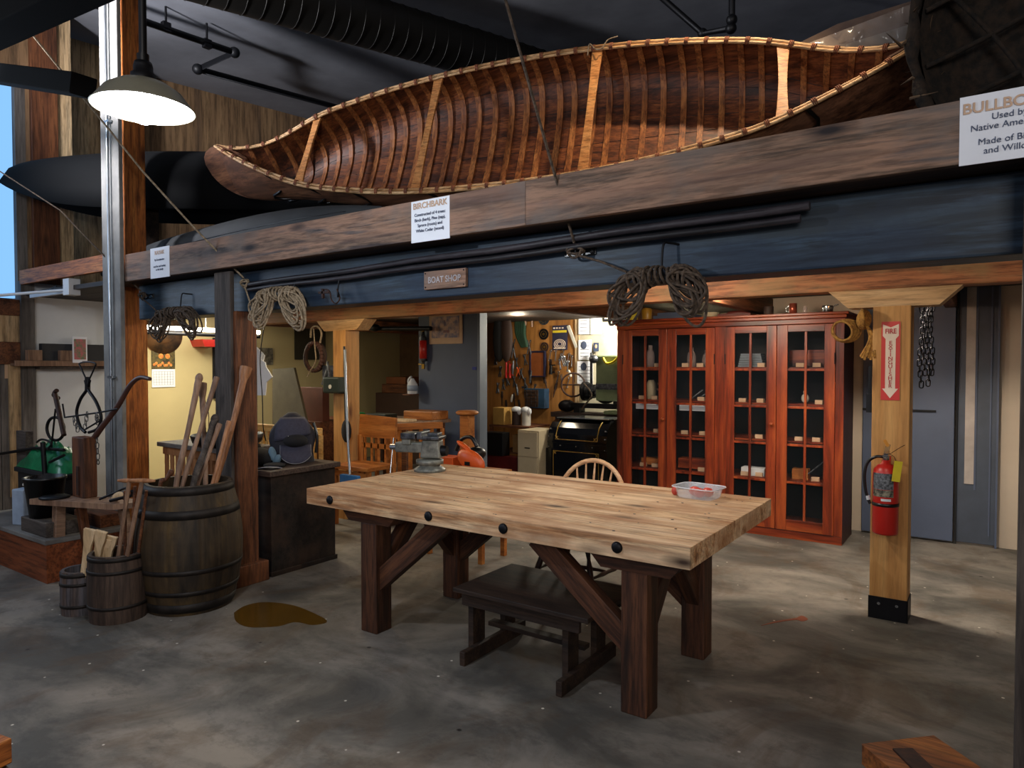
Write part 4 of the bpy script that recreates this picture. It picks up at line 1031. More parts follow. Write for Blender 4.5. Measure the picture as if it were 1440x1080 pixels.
# axe handle blanks in small keg
def blank(px,py,y,b0,lab,w=.032,mat='handlelt'):
    top=ray(px,py,y); b0=Vector((top.x*.3+b0[0]*.7,b0[1],b0[2])); d=(top-b0).normalized(); sd=Vector((.8,.58,0)); sd=(sd-d*sd.dot(d)).normalized(); nn=d.cross(sd)
    vs=[];fs=[];prof=[(0,.018),(.2,.019),(.6,.02),(.8,.024),(.88,w),(1,w*1.15)]
    Lh=(top-b0).length
    for k,ww in prof:
        c_=b0+d*Lh*k
        for a_,b2 in ((-1,-1),(1,-1),(1,1),(-1,1)): vs.append(c_+sd*ww*a_+nn*.012*b2)
    for k in range(5):
        for j in range(4): fs.append((k*4+j,k*4+4+j,k*4+4+(j+1)%4,k*4+(j+1)%4))
    fs+= [(0,1,2,3),(20,23,22,21)]
    tag(MB().add(vs,fs).build('axe_blank',M[mat],bevel=.003),lab,'handle','handle blanks in the small keg')
blank(127,744,2.04,(-4.88,2.03,.05),'tallest pale flared handle blank in the small grey keg')
blank(143,747,2.08,(-4.88,2.08,.05),'pale handle blank leaning right beside the tallest one')
blank(150,757,2.12,(-4.86,2.12,.05),'handle blank half hidden behind the other two in small keg')
blank(157,754,2.14,(-4.8,2.12,.05),'rightmost pale handle blank leaning over the brown keg',.034)

# dark cabinet with backpack
t=thing('dark_cabinet','dark brown wooden cabinet with worn top right of the brown post','cabinet',(-4.76,3.53,0))
MB().bx((-5.08,3.22,0),(-4.46,3.84,.765)).build('body',M['darkcab'],t,bevel=.004)
MB().bx((-5.1,3.19,.765),(-4.43,3.875,.806)).build('top',M['darktop'],t,bevel=.004)
MB().bx((-5.085,3.21,0),(-4.445,3.85,.035)).build('plinth',M['darkcab'],t,bevel=.003)
bp=thing('backpack','dark blue-grey backpack with open front pocket on the dark cabinet','backpack',(-4.78,3.62,.806))
def bpt(x,y,z): return Vector((-4.78+.42*x-.0*y,3.62+.9*x*.0+y,.806+z))
# faces +X-ish: build in frame u (width), n (front)
bn=Vector((.80,-.60,0)); bu=Vector((.60,.80,0)); bo=Vector((-4.775,3.66,.806))
def bf(u,nrm,z): return bo+(bu*u+bn*nrm+Vector((0,0,z)))*1.13
m=MB(); vs=[];fs=[];n=24
for j in range(15):
    k=j/14; z=.36*k; w=.155*(1-max(0,(k-.45)/.55)**2.6*.8)*(1-.06*math.sin(k*9)); dpt=.10*(1-max(0,(k-.3)/.7)**2*.55)
    for i in range(n):
        a=2*math.pi*i/n; c_,s_=math.cos(a),math.sin(a); q=(abs(c_)**3+abs(s_)**3)**(-1/3)
        vs.append(bf(w*c_*q*(1+.02*math.sin(5*a+j)),dpt*s_*q-.03*k,z))
for j in range(14):
    for i in range(n): fs.append((j*n+i,j*n+(i+1)%n,(j+1)*n+(i+1)%n,(j+1)*n+i))
fs.append(tuple(range(14*n,15*n)))
m.add(vs,fs,True).build('bag_body',M['navy'],bp)
m=MB(); vs=[];fs=[]
for j in range(9):
    k=j/8
    for i in range(11):
        u=-1+i/5; vs.append(bf(.125*u*(1-.35*k**3),.105-.045*k**2-.03*u*u,.205+.125*k-.03*(1-k)*(1-u)*.8))
for j in range(8):
    for i in range(10): fs.append((j*11+i,j*11+i+1,(j+1)*11+i+1,(j+1)*11+i))
m.add(vs,fs,True).build('top_flap',M['navylt'],bp,solid=.006,fix=False)
MB().ell(bf(.02,.085,.165),(.035,.035,.05)).ell(bf(.02,.093,.16),(.10,.10,.055),(0,0,0)).build('pocket_shade',M['blackmat'],bp)  # black lump: shade inside the open pocket painted as a solid
m=MB(); vs=[];fs=[]; edge=[]
for j in range(9):
    k=j/8
    for i in range(11):
        u=-1+i/5; w=.105*(1-.0*k); zlow=.012+.05*abs(u)**2.5
        z=.13*(1-k)+zlow*k; vs.append(bf(.02+w*u,.12+.10*math.sin(k*math.pi*.5)-.03*u*u,z))
        if j==8: edge.append(vs[-1])
for j in range(8):
    for i in range(10): fs.append((j*11+i,j*11+i+1,(j+1)*11+i+1,(j+1)*11+i))
m.add(vs,fs,True).build('front_flap',M['navylt'],bp,solid=.006,fix=False)
MB().tube([vs[0]]+edge+[vs[10]],.0035,6).build('piping',M['piping'],bp)
MB().tube([bf(-.03,.11,.2),bf(-.03,.118,.16)],.006).tube([bf(0,.115,.185),bf(.05,.116,.195)],.003).tube([bf(-.05,.04,.325),bf(-.03,.05,.32)],.005).build('zipper_pull',M['chrome'],bp)
m=MB().tube(smooth([bf(.15,.0,.28),bf(.175,.02,.18),bf(.165,.02,.06)],6),.012); m.build('side_strap',M['black'],bp)
m=MB(); m.ell((-4.83,3.36,.875),(.15,.12,.075),(0,.1,.4)).ell((-4.9,3.35,.93),(.09,.08,.07)); tag(m.build('black_bag',M['blackmat']),'crumpled black bag left of the backpack on the dark cabinet','bag')
tag(MB().ell((-4.70,3.41,.90),(.03,.03,.06),(0,-.3,0)).ell((-4.67,3.43,.855),(.03,.03,.05),(0,.7,0)).build('pale_cloth',M['lightblue']),'pale blue cloth tucked against the left side of backpack','cloth')
t=thing('peaked_cap','flat black cap with light brim edge at front of the dark cabinet','cap',(-4.6,3.33,.806))
MB().ell((-4.62,3.37,.822),(.09,.08,.02),(0,0,.3)).build('crown',M['blackmat'],t)
MB().ell((-4.57,3.28,.815),(.09,.045,.009),(0,0,.6)).build('brim',M['black'],t)
MB().tube(smooth([(-4.62,3.22,.812),(-4.55,3.24,.826),(-4.5,3.28,.826),(-4.47,3.33,.815)],5),.003).build('brim_edge',M['piping'],t)

# ============================================================ LEFT PLATFORM AND THINGS ON IT
t=thing('low_platform','low wooden platform with grey top at far left','platform',(-6.3,3,0))
MB().bx((-7.2,2.16,.285),(-5.66,2.79,.32)).build('top',M['plat'],t,bevel=.006)
MB().bx((-7.19,2.17,0),(-5.67,2.78,.285)).build('side',M['platside'],t)
# shave horse
t=thing('shaving_horse','old wooden shaving horse with tall slotted block in front of platform','shaving horse',(-5.6,2.4,0))
a=ray(68,703,2.30); MB().prism([(-5.95,2.28),(-5.93,2.16),(-5.2,2.42),(-5.1,2.62),(-5.2,2.66),(-5.8,2.42)],'z',.56,.60).build('bench_plank',M['handle'],t,bevel=.006)
beam('leg',(-5.72,2.26,0),(-5.77,2.3,.56),.07,.07,M['handle'],t)
beam('leg',(-5.3,2.62,0),(-5.35,2.56,.56),.06,.06,M['handle'],t)
beam('leg',(-5.62,2.46,0),(-5.66,2.4,.56),.05,.06,M['brownpost'],t)
MB().bx((-5.79,2.4,.6),(-5.60,2.5,1.06)).build('head_block',M['brownz'],t,bevel=.008)
MB().bx((-5.70,2.39,.62),(-5.665,2.42,.84)).build('slot',M['rust'],t)
MB().lathe([(0,0),(.1,0),(.105,.01),(.08,.02),(0,.022)],(-5.82,2.29,.60),20).build('iron_disc',M['iron'],t)
# tools on horse
t=thing('drawknife','dark drawknife and pale wedge lying on the right end of shaving horse','drawknife',(-5.25,2.5,.6))
MB().tube(smooth([(-5.42,2.43,.612),(-5.33,2.5,.66),(-5.22,2.53,.70),(-5.2,2.5,.62)],5),.009).tube([(-5.3,2.45,.612),(-5.12,2.52,.66),(-5.08,2.5,.7)],.012).build('blade',M['iron'],t)
MB().ell((-5.3,2.5,.635),(.06,.02,.03),(0,-.5,.3)).build('wedge',M['handlelt'],t)
# bucket, panel, timber block, trunk, green sheet
t=thing('black_bucket','black plastic bucket on a timber block on the platform','bucket',(-6.1,2.45,.42))
bc=(-6.04,2.31,.432)
MB().lathe([(0,0),(.105,0),(.14,.29),(.148,.29),(.148,.31),(.135,.31),(.1,.02),(0,.02)],bc,28).build('body',M['black'],t)
MB().tube(smooth([(-6.18,2.31,.74),(-6.04,2.19,.64),(-5.9,2.31,.74)],8),.004).build('bail',M['iron'],t)
o=MB().bx((-6.2,2.2,.32),(-5.75,2.46,.43)).build('timber_block',M['greyboard'],bevel=.006); tag(o,'grey timber block under the black bucket','block')
o=MB().bx((-6.2,2.58,.32),(-5.75,2.76,.42)).build('timber_block',M['brownpost'],bevel=.006); tag(o,'dark timber block lying on the platform behind the shaving horse','block')
q=[ray(30,742,2.32),ray(50,742,2.32),ray(44,678,2.32),ray(30,678,2.32)]
o=MB().box((-6.42,2.30,.465),(.13,.10,.29),(0,0,.3)).build('pale_container',M['plugw'],bevel=.01); tag(o,'pale bluish plastic container left of the black bucket','container')
t=thing('storage_chest','long black trunk with studs on the platform at far left','trunk',(-6.6,2.9,.32))
MB().bx((-7.15,2.52,.32),(-6.28,2.76,.66)).build('body',plain('dark_trunk','#1d1b1e',.6),t,bevel=.006)
MB().bx((-7.18,2.5,.66),(-6.25,2.78,.70)).build('lid',M['blackmat'],t,bevel=.006)
m=MB()
for x in (-6.9,-6.6,-6.3,-6.1): m.ell((x-.12,2.515,.55),(.014,.006,.014))
m.build('stud',M['offwhite'],t)
m=MB(); rnd=random.Random(12); vs=[];fs=[]
for j in range(13):
    for i in range(21):
        x=-7.16+.88*i/20; y=2.51+.26*j/12; z=.705+.22*max(0,math.sin(math.pi*i/20))**.5*max(0,math.sin(math.pi*j/12))**.5*(.75+.45*rnd.random()); vs.append((x,y,z))
for j in range(12):
    for i in range(20): fs.append((j*21+i,j*21+i+1,(j+1)*21+i+1,(j+1)*21+i))
m.add(vs,fs,True); tag(m.build('green_sheet',M['green'],fix=False),'crumpled green plastic sheet on the black trunk','sheet')
o=beam('wooden_rail',(-7.7,3.0,1.10),(-6.25,2.95,1.12),.04,.05,M['handle']); 
bpy.data.objects.remove(o)
# iron bars and forge tools
t=thing('iron_pump','black iron pump-like tool with hooked top standing on the platform','tool',(-6.1,2.75,.32))
MB().tube(smooth([ray(82,560,2.62),ray(76,556,2.62),ray(77,552,2.6),ray(80,549,2.6)],4),.018).tube([ray(77,552,2.6),ray(90,612,2.55)],.02).build('hooked_bar',M['rust'],t)
MB().torus(ray(78,603,2.62),.1,.013,(.3,-1,0),28).build('ring',M['iron'],t)
MB().tube([ray(78,575,2.6),ray(70,650,2.6)],.008).tube([ray(-10,640,2.55),ray(50,630,2.55),ray(90,633,2.55)],.014).tube(smooth([ray(52,622,2.5),ray(58,618,2.5),ray(68,620,2.5),ray(72,625,2.5),ray(68,630,2.5)],4),.009).tube([ray(60,622,2.5),ray(64,680,2.5)],.02).tube([ray(70,650,2.5),ray(90,640,2.5)],.012).build('iron_bar',M['iron'],t)
MB().bx(ray(28,605,2.6)-Vector((0,.03,0)),ray(42,650,2.6)+Vector((0,.03,-.1))).build('upright',M['greyboard'],t)
t=thing('ice_tongs','black iron ice tongs hanging from the end of wall shelf','tongs',ray(123,507,2.5))
P_=lambda x,y:ray(x,y,2.5)
MB().tube(smooth([P_(120,535),P_(124,548),P_(135,565),P_(142,585),P_(138,602),P_(125,608)],6),[.012]*31).tube(smooth([P_(126,535),P_(122,548),P_(113,562),P_(108,580),P_(113,600),P_(120,608)],6),[.012]*31).build('tong_arm',M['iron'],t)
MB().tube(smooth([P_(122,535),P_(113,515),P_(112,511),P_(123,509),P_(134,511),P_(133,517),P_(125,535)],5),.006).tube([P_(123,530),P_(123,549)],.02).build('tong_handle',M['iron'],t)
# wooden curved plough handle with iron rod and chains
t=thing('curved_pole','long curved reddish wooden handle leaning against the conduit board','handle',(-5.7,2.6,.6))
pts=smooth([ray(122,632,2.48),ray(140,605,2.5),ray(165,572,2.55),ray(183,542,2.58),ray(197,531,2.6),ray(211,533,2.6)],6)
MB().tube(pts,[.024-.010*i/(len(pts)-1) for i in range(len(pts))],10).build('shaft',plain('red_brown_handle','#4a2a20',.5),t)
MB().tube([ray(88,568,2.5),ray(91,587,2.5),ray(140,580,2.5),ray(165,575,2.5)],.007).tube([ray(118,605,2.5),ray(140,592,2.5)],.007).build('rod',M['iron'],t)
for k,(xa,ya,xb,yb) in enumerate(((103,588,110,606),(123,580,119,603),(135,583,138,595),(136,615,138,646))):
    for i in range(4):
        a=ray(xa,ya,2.49).lerp(ray(xb,yb,2.49),(i+.5)/4); m=MB(); link(m,a,.045,.012,.0035,i%2*1.57); m.build('chain_link',M['ironlt'],t)
MB().torus(ray(138,650,2.49),.017,.004,(0,-1,0),14).build('ring',M['ironlt'],t)
# wall shelf
t=thing('wall_shelf','brown wooden wall shelf with small blocks on the white wall','shelf',(-7.7,3.1,1.62))
sh=MB().bx((-7.94,2.75,1.605),(-7.74,3.72,1.63)).bx((-7.755,2.72,1.60),(-7.735,3.72,1.655)); sh.build('board',M['handle'],t,bevel=.003)
MB().bx((-7.94,2.95,1.57),(-7.78,3.6,1.605)).build('bracket',M['greyboard'],t)
o=MB().bx((-7.93,3.0,1.63),(-7.86,3.8,1.83)).build('dark_box',plain('dark_blue_panel','#23262e',.6),bevel=.003); tag(o,'long dark flat box standing at the back of wall shelf','box')
for y,l in ((2.83,'left'),(3.12,'right')):
    o=MB().bx((-7.8,y,1.656),(-7.74,y+.13,1.76)).build('wooden_block',M['handle'],bevel=.004); tag(o,l+' small wooden block on front of the wall shelf','block','blocks on the wall shelf')
t=thing('picture_card','white-edged garden picture card standing on the wall shelf','card',(-7.74,3.45,1.63))
MB().box((-7.735,3.3,1.77),(.006,.15,.27),(0,0,.15)).build('card',M['paper'],t)
MB().box((-7.731,3.3,1.775),(.004,.12,.21),(0,0,.15)).build('picture',M['photo'],t)
def Xp_(px,py,x):
    a=ray(px,py,5.0)-CAM; return CAM+a*(x/a.x)
t=thing('paper_notice','tall cream paper notice on the plank door at far left','notice',(-7.93,2.65,1.5))
a=Xp_(6,483,-7.962); b=Xp_(27,532,-7.962); MB().bx((-7.972,a.y,b.z),(-7.962,b.y,a.z)).build('sheet',M['papertan'],t)
m=MB()
for i in range(9): m.bx((-7.964,a.y+.03,b.z+.03+i*.03),(-7.960,b.y-.03,b.z+.04+i*.03))
m.build('lettering',M['ink2'],t)
t=thing('wall_lamp_bracket','white painted bracket light with long thin arm above white wall','lamp',(-7.5,2.8,2.3))
MB().bx((-7.0,2.85,2.25),(-6.88,2.95,2.40)).build('housing',M['white'],t,bevel=.004)
MB().tube([(-7.0,2.87,2.30),(-7.9,2.4,2.24),(-8.0,2.0,2.2)],.014).bx((-7.75,2.86,2.27),(-7.0,2.9,2.31)).build('arm',M['white'],t)
MB().tube(smooth([(-7.1,2.84,2.34),(-7.3,2.83,2.31),(-7.5,2.82,2.3),(-7.7,2.8,2.29)],4),.004).build('cord',M['black'],t)
t=thing('light_switch','small white wall switch beside the conduit board','switch',(-7.94,3.85,1.2))
q=ray(157,552,2.81); MB().box((q.x,q.y,q.z),(.045,.015,.11)).build('plate',M['white'],t,bevel=.003); MB().box((q.x,q.y-.009,q.z+.02),(.016,.006,.02)).build('toggle',M['black'],t)
t['label']='small white switch plate on the left edge of the conduit board'

# ============================================================ WORKROOM UNDER THE LOFT (left)
def railing(name,label,a,b,z,mat,step=.09,dep=.05):
    a,b=Vector(a),Vector(b); t=thing(name,label,'railing',(a.x,a.y,0)); d=(b-a); n=int(d.length/step)
    beam('top_rail',(a.x,a.y,z),(b.x,b.y,z),dep,.07,mat,t); beam('bottom_rail',(a.x,a.y,.12),(b.x,b.y,.12),.04,.06,mat,t)
    for i in range(n+1):
        p=a.lerp(b,i/n); MB().bx((p.x-.016,p.y-.016,.15),(p.x+.016,p.y+.016,z-.035)).build('baluster',mat,t)
    return t
t=thing('slatted_counter','wooden counter with upright slats behind the big barrel','counter',(-5.6,3.5,0))
MB().bx((-6.25,3.30,.87),(-5.14,3.75,.91)).build('top',M['greypost'],t,bevel=.005)
MB().bx((-6.2,3.33,.80),(-5.16,3.36,.87)).build('rail',M['handleor'],t)
for i in range(12): MB().bx((-6.18+.09*i,3.335,0),(-6.14+.09*i,3.355,.80)).build('slat',M['handleor'],t)
MB().bx((-6.2,3.6,0),(-5.16,3.7,.87)).build('back',M['oak'],t)
# dark machine on counter, calendar, hat, lamp tube
t=thing('dark_pan','dark metal pan machine with parts on the slatted counter','pan',(-5.5,3.5,.91))
MB().lathe([(0,0),(.24,0),(.28,.03),(.3,.09),(.29,.1),(.26,.03),(0,.02)],(-5.45,3.5,.912),28).build('pan',M['iron'],t)
MB().box((-5.35,3.5,1.04),(.25,.16,.02),(0,.1,.3)).box((-5.5,3.48,1.02),(.14,.1,.05),(0,0,.6)).tube(smooth([(-5.3,3.4,1.03),(-5.25,3.4,1.1),(-5.2,3.45,1.06)],4),.008).build('lid_parts',M['black'],t)
MB().tube(smooth([(-5.75,3.5,.93),(-5.9,3.6,1.15),(-6.05,3.65,1.3)],8),.004).build('cord',M['rope2'],t)
def Xp(px,py,x):
    a=ray(px,py,5.0)-CAM; return CAM+a*(x/a.x)
t=thing('wall_calendar','picture calendar with red tools photo on the cream wall','calendar',(-8.99,4.8,1.3))
a=Xp(213,491,-8.99); b=Xp(246,519,-8.99); c_=Xp(246,544,-8.99)
MB().bx((-8.995,a.y,b.z),(-8.985,b.y,a.z)).build('picture',plain('calendar_photo','#2a2a1c',.6,c2='#6a5a2a',scale=18),t)
m=MB()
for k in range(2): m.ell((-8.983,a.y+.12+.09*k,b.z+.17),(.004,.035,.035))
for k in range(9): m.ell((-8.983,a.y+.03+.028*k,b.z+.06+.02*math.sin(k*2)),(.004,.018,.02))
m.build('photo_motif',plain('red_photo_motif','#c8482c',.6,c2='#d8a84a',scale=60),t)
MB().bx((-8.995,a.y,c_.z),(-8.987,b.y,b.z)).build('date_sheet',M['paper'],t)
m=MB()
for i in range(6): m.bx((-8.987,a.y+.02,c_.z+.03+i*.035),(-8.985,b.y-.02,c_.z+.032+i*.035))
for i in range(8): m.bx((-8.987,a.y+.02+i*.037,c_.z+.03),(-8.985,a.y+.022+i*.037,c_.z+.205))
m.build('date_grid',M['ink'],t)
t=thing('tube_light','long bright tube light on black rail before the cream wall','light',(-8.3,4.8,2.05))
a=Xp(205,460,-8.4); b=Xp(318,460,-8.4)
MB().tube([(-8.4,3.99,a.z+.0),(-8.4,5.9,a.z+.0)],.028,10).build('tube',M['tube'],t); MB().tube([(-8.4,3.99,a.z-.065),(-8.4,5.9,a.z-.065)],.022,8).build('rail',M['iron'],t)
MB().tube([(-8.4,5.1,a.z),(-8.4,5.1,2.3)],.008).build('rod',M['white'],t)
t=thing('round_hat','round brown straw hat hanging on cream wall below tube light','hat',(-8.9,4.6,1.9))
q=Xp(229,470,-8.995); MB().lathe([(.26,0),(.265,.01),(.12,.02),(.11,.07),(0,.09)],q,28,(1,0,0)).build('brim_crown',plain('straw_hat','#6b4a2c',.8,c2='#3a2818'),t)
m=MB().torus(q,.262,.01,(1,0,0),28); m.build('brim_edge',M['handleor'],t)
# long yellow board/level in the corner, red tool
o=beam('yellow_board',(-8.2,5.35,.0),(-8.3,5.55,1.75),.15,.03,M['pine']); tag(o,'tall yellowish board leaning on the cream wall by the grey board','board')
a=Xp(284,477,-8.7); b=Xp(312,488,-8.7); o=MB().prism([(a.y+.04,b.z),(b.y,b.z),(b.y,a.z),(a.y,a.z)],'x',-9.01,-8.7).build('red_pan',M['red'],bevel=.01); tag(o,'red metal pan shelf on the cream wall right of the rope','pan')
o=MB().tube([Xp(301,475,-8.98),Xp(301,560,-8.98)],.022).build('black_rod',M['iron']); tag(o,'black rod hanging under the red pan','rod')
# white papers hung at the brown post's right
t=thing('hanging_papers','crumpled white paper sheets hanging right of the brown post','paper',(-5.5,4.2,1.3))
q=[(362,490),(371,497),(367,505),(374,510),(375,516),(384,530),(376,537),(374,556),(362,556)]
pp=[ray(x,y,4.36) for x,y in q]; MB().prism([(p.x,p.z) for p in pp],'y',4.35,4.36).build('sheet',M['paper'],t)
pp=[ray(x,y,4.4) for x,y in ((362,488),(373,500),(369,515),(362,512))]; MB().prism([(p.x,p.z) for p in pp],'y',4.39,4.4).build('rear_sheet',M['paper'],t)
MB().tube(smooth([ray(375,440,4.05),ray(366,500,4.05),ray(369,560,4.05),ray(370,600,4.05),ray(374,620,4.1)],5),.005).build('cord',M['black'],t)
o=MB().tube([(-5.9,4.2,1.85),(-5.9,4.2,2.2)],.004).build('cord',M['rope2']); bpy.data.objects.remove(o)
railing('wooden_railing','light pine railing with balusters behind the backpack',(-6.45,4.5,0),(-5.43,4.5,0),.95,M['pine'])
railing('wooden_railing','pine railing running from the school chair to the round newel post',(-5.32,5.15,0),(-4.97,5.8,0),.95,M['oak'],.12)
t=thing('newel_post','round-topped wooden newel post against the blue-grey partition','post',(-4.9,5.9,0))
q=ray(657,580,5.9); MB().bx((q.x-.06,5.84,0),(q.x+.06,5.96,1.07)).build('shaft',M['oak'],t,bevel=.01); MB().lathe([(0,0),(.11,0),(.125,.015),(.125,.03),(.1,.045),(0,.045)],(q.x,5.9,1.07),28).build('cap',M['oak'],t)
# posters on workroom walls
def poster(x0,y0,x1,y1,X,label,mat,edge=None,cat='poster'):
    a=Xp(x0,y0,X); b=Xp(x1,y1,X); t=thing('wall_poster',label,cat,(X,(a.y+b.y)/2,min(a.z,b.z)))
    MB().bx((X-.005,a.y,min(a.z,b.z)),(X+.003,b.y,max(a.z,b.z))).build('sheet',mat,t); return t
poster(362,489,384,513,-8.98,'small dark printed poster on cream wall behind the white papers',plain('grey_print','#8a8474',.7,c2='#4a463e',scale=14))
poster(414,455,458,506,-8.98,'large dark poster on the wall left of the yellow post',plain('dark_print','#3a3528',.7))
# leaning boards, drawer cabinets, clutter in workroom
def stack(a,b,label,mat,name='wooden_box',cat='box',bev=.006):
    o=MB().bx(a,b).build(name,mat,bevel=bev); tag(o,label,cat); return o
q=[ray(x,y,5.1) for x,y in ((383,519),(413,517),(432,598),(436,640),(400,640),(396,590))]; o=MB().prism([(p.x,p.z) for p in q[:3]+[Vector((q[2].x+.02,0,0)),Vector((q[0].x-.02,0,0))]],'y',5.1,5.13).build('leaning_panel',plain('grey_panel_paint','#5e5644',.7),bevel=.004); tag(o,'grey-green panel leaning behind the backpack','panel')
stack((-7.3,5.3,0),(-6.4,6.0,.95),'brown wooden chest behind the pine railing',M['brownpost'],'wooden_chest','chest')
o=MB().bx((-6.9,5.35,.951),(-6.42,5.45,1.35)).build('wooden_board',plain('red_brown_board','#5e2e1c',.6),bevel=.004); tag(o,'reddish brown board standing left of the yellow post','panel')
o=MB().bx((-7.4,6.6,1.35),(-6.3,7.0,1.42)).build('shelf_board',M['brownpost']); bpy.data.objects.remove(o)
stack((-8.6,8.3,0),(-7.05,9.0,1.15),'dark brown chest of drawers at back of the workroom',plain('dark_chest','#3a2116',.6),'wooden_chest','chest')
stack((-8.5,8.35,1.151),(-7.9,8.9,1.3),'brown wooden box on the back chest, bottom of the pile',M['brownpost'])
stack((-8.45,8.4,1.301),(-8.0,8.9,1.42),'reddish wooden box on top of the pile on back chest',plain('orange_brown_box','#7a4420',.6))
stack((-7.85,8.35,1.151),(-7.5,8.6,1.27),'grey cloth bundle on the back chest',M['bluegrey'],'cloth_bundle','cloth')
stack((-7.45,8.35,1.151),(-7.15,8.6,1.3),'dark cloth bundle right end of the back chest',M['blackmat'],'cloth_bundle','cloth')
# far dark rail with tools under ceiling
o=MB().tube([ray(515,462,6.5),ray(606,462,6.5)],.03).ell(ray(527,461,6.45),(.09,.06,.05)).build('dark_rail',M['iron']); tag(o,'dark rail with black parts crossing above the workroom','rail')
# work table with clutter behind the chair
t=thing('side_table','wooden work table with loose clutter behind the school chair','table',(-6.1,6.0,0))
MB().bx((-6.34,5.55,.93),(-5.3,6.35,.97)).build('top',M['handle'],t,bevel=.004)
for xa in (-6.3,-5.4):
    for ya in (5.6,6.2): MB().bx((xa,ya,0),(xa+.07,ya+.07,.93)).build('leg',M['brownpost'],t)
stack((-6.32,5.6,.971),(-6.12,5.75,1.05),'bright green cloth on the side table',M['greenb'],'green_cloth','cloth',.02)
stack((-6.08,5.7,.971),(-5.75,5.9,1.04),'dark flat case on the side table',M['darkgreen'],'flat_case','case')
stack((-5.7,5.65,.971),(-5.35,5.8,1.0),'pale planks on the side table',M['handlelt'],'plank','plank')
o=MB().bx((-5.75,6.0,1.0),(-5.3,6.3,1.1)).build('wicker_tray',M['oak'],bevel=.01); o.location.z=.971; tag(o,'brown tray on right end of the side table','tray')
# school chair
t=thing('school_chair','orange-brown wooden school chair with plain board back','chair',(-5.1,5.0,0))
a=ray(506,582,5.05); b=ray(558,625,5.05)
bxc=(a.x+b.x)/2
MB().prism([(a.x,.86),(b.x,.86),(b.x+.0,a.z-.02),(a.x+.02,a.z)],'y',5.03,5.06).build('backrest',M['oak'],t,bevel=.006)
MB().bx((a.x,4.65,.57),(b.x,5.05,.61)).build('seat',M['oak'],t,bevel=.006)
for ya,za in ((5.03,.75),(4.67,.5)): MB().bx((a.x+.02,ya,za),(b.x-.02,ya+.02,za+.05)).build('rail',M['oak'],t)
for x in (a.x+.03,b.x-.03):
    for y in (4.69,5.03): beam('leg',(x,y,0),(x,y,.88 if y>5 else .57),.045,.045,M['oak'],t)
for i in range(4): MB().bx((a.x+.08+.1*i,5.03,.61),(a.x+.1+.1*i,5.05,.86)).build('slat',M['oak'],t)
# brooms on left yellow post
t=thing('push_broom','long grey-handled broom with bright blue head leaning on yellow post','broom',(-5.2,4.6,0))
MB().tube([ray(485,492,4.72),ray(488,590,4.62),ray(492,668,4.5)],.012,10).build('handle',M['galv'],t)
q=ray(492,668,4.5); MB().prism([(q.x-.12,q.z+.0),(q.x+.12,q.z+.0),(q.x+.13,q.z-.06),(q.x+.13,q.z-.32),(q.x-.13,q.z-.32),(q.x-.12,q.z-.06)],'y',4.48,4.52).build('blue_head',M['bluebr'],t,bevel=.006)
t=thing('black_brush','black soft brush on dark handle hanging on the yellow post','brush',(-5.45,4.86,.9))
MB().tube([ray(484,487,4.86),ray(486,590,4.86)],.012).build('handle',M['black'],t); q=ray(487,606,4.86); MB().ell(q,(.07,.03,.12)).build('bristles',M['blackmat'],t)
t=thing('hand_drill_press','dark green hand-cranked machine with white logo mounted left of the yellow post','machine',(-5.75,4.8,1.35))
q=ray(472,541,4.8); MB().bx((q.x-.15,4.75,q.z-.09),(q.x+.1,4.87,q.z+.08)).build('body',M['darkgreen'],t,bevel=.02); MB().cyl((q.x-.02,4.745,q.z-.02),(q.x-.02,4.74,q.z-.02),.022).build('emblem',M['offwhite'],t)
MB().bx((q.x-.33,4.9,q.z-.0),(q.x-.15,4.95,q.z+.2)).tube([(q.x-.1,4.8,q.z+.08),(q.x-.12,4.8,q.z+.24)],.015).tube([(q.x-.2,4.8,q.z),(q.x-.12,4.8,q.z+.15)],.02).build('crank',M['ironlt'],t,bevel=.01)
# leather harness ring and rope on left of yellow post
t=thing('harness_collar','brown braided leather harness collar hanging left of yellow post','collar',(-6.1,4.9,1.5))
q=ray(443,502,4.9); MB().torus(q,.13,.024,(.2,-1,0),28,sy=1.15).build('collar',M['rust'],t)
m=MB()
for i in range(26): a_=2*math.pi*i/26; m.ell(q+Vector((.13*math.cos(a_),-.02,.15*math.sin(a_))),(.022,.02,.03),(0,a_,0))
m.build('braid',plain('braided_leather','#4a2618',.7),t)
m=MB().tube(smooth([ray(437,475,4.85),ray(438,462,4.85),ray(446,459,4.85),ray(452,468,4.85),ray(450,482,4.85)],5),.011).tube(smooth([ray(441,462,4.83),ray(443,490,4.83),ray(444,508,4.83),ray(436,522,4.83),ray(432,530,4.83)],6),.007)
tag(m.build('short_rope',M['rope']),'short light rope hanging over the leather collar','rope')
# things on partition
t=thing('framed_print','tan-bordered boat print on the blue-grey partition','picture',(-5.58,6.59,1.88))
a=ray(604,440,6.59); b=ray(650,483,6.59)
MB().bx((a.x,6.585,b.z),(b.x,6.6,2.26)).build('mount',M['papertan'],t); MB().bx((a.x+.045,6.58,b.z+.075),(b.x-.045,6.586,2.22)).build('print',M['picture'],t)
MB().bx((a.x+.24,6.577,b.z+.14),(a.x+.33,6.581,b.z+.17)).bx((a.x+.25,6.577,b.z+.22),(a.x+.26,6.581,b.z+.3)).build('print_motif',M['picred'],t)
t=thing('red_cylinder','red-labelled metal refill cylinder on left edge of the partition','cylinder',(-5.95,6.5,1.35))
q=ray(595,490,6.552)
MB().lathe([(.0,-.22),(.02,-.22),(.022,-.18),(.045,-.13),(.045,.13),(.022,.18),(.015,.24),(0,.24)],q,20).build('body',M['ironlt'],t)
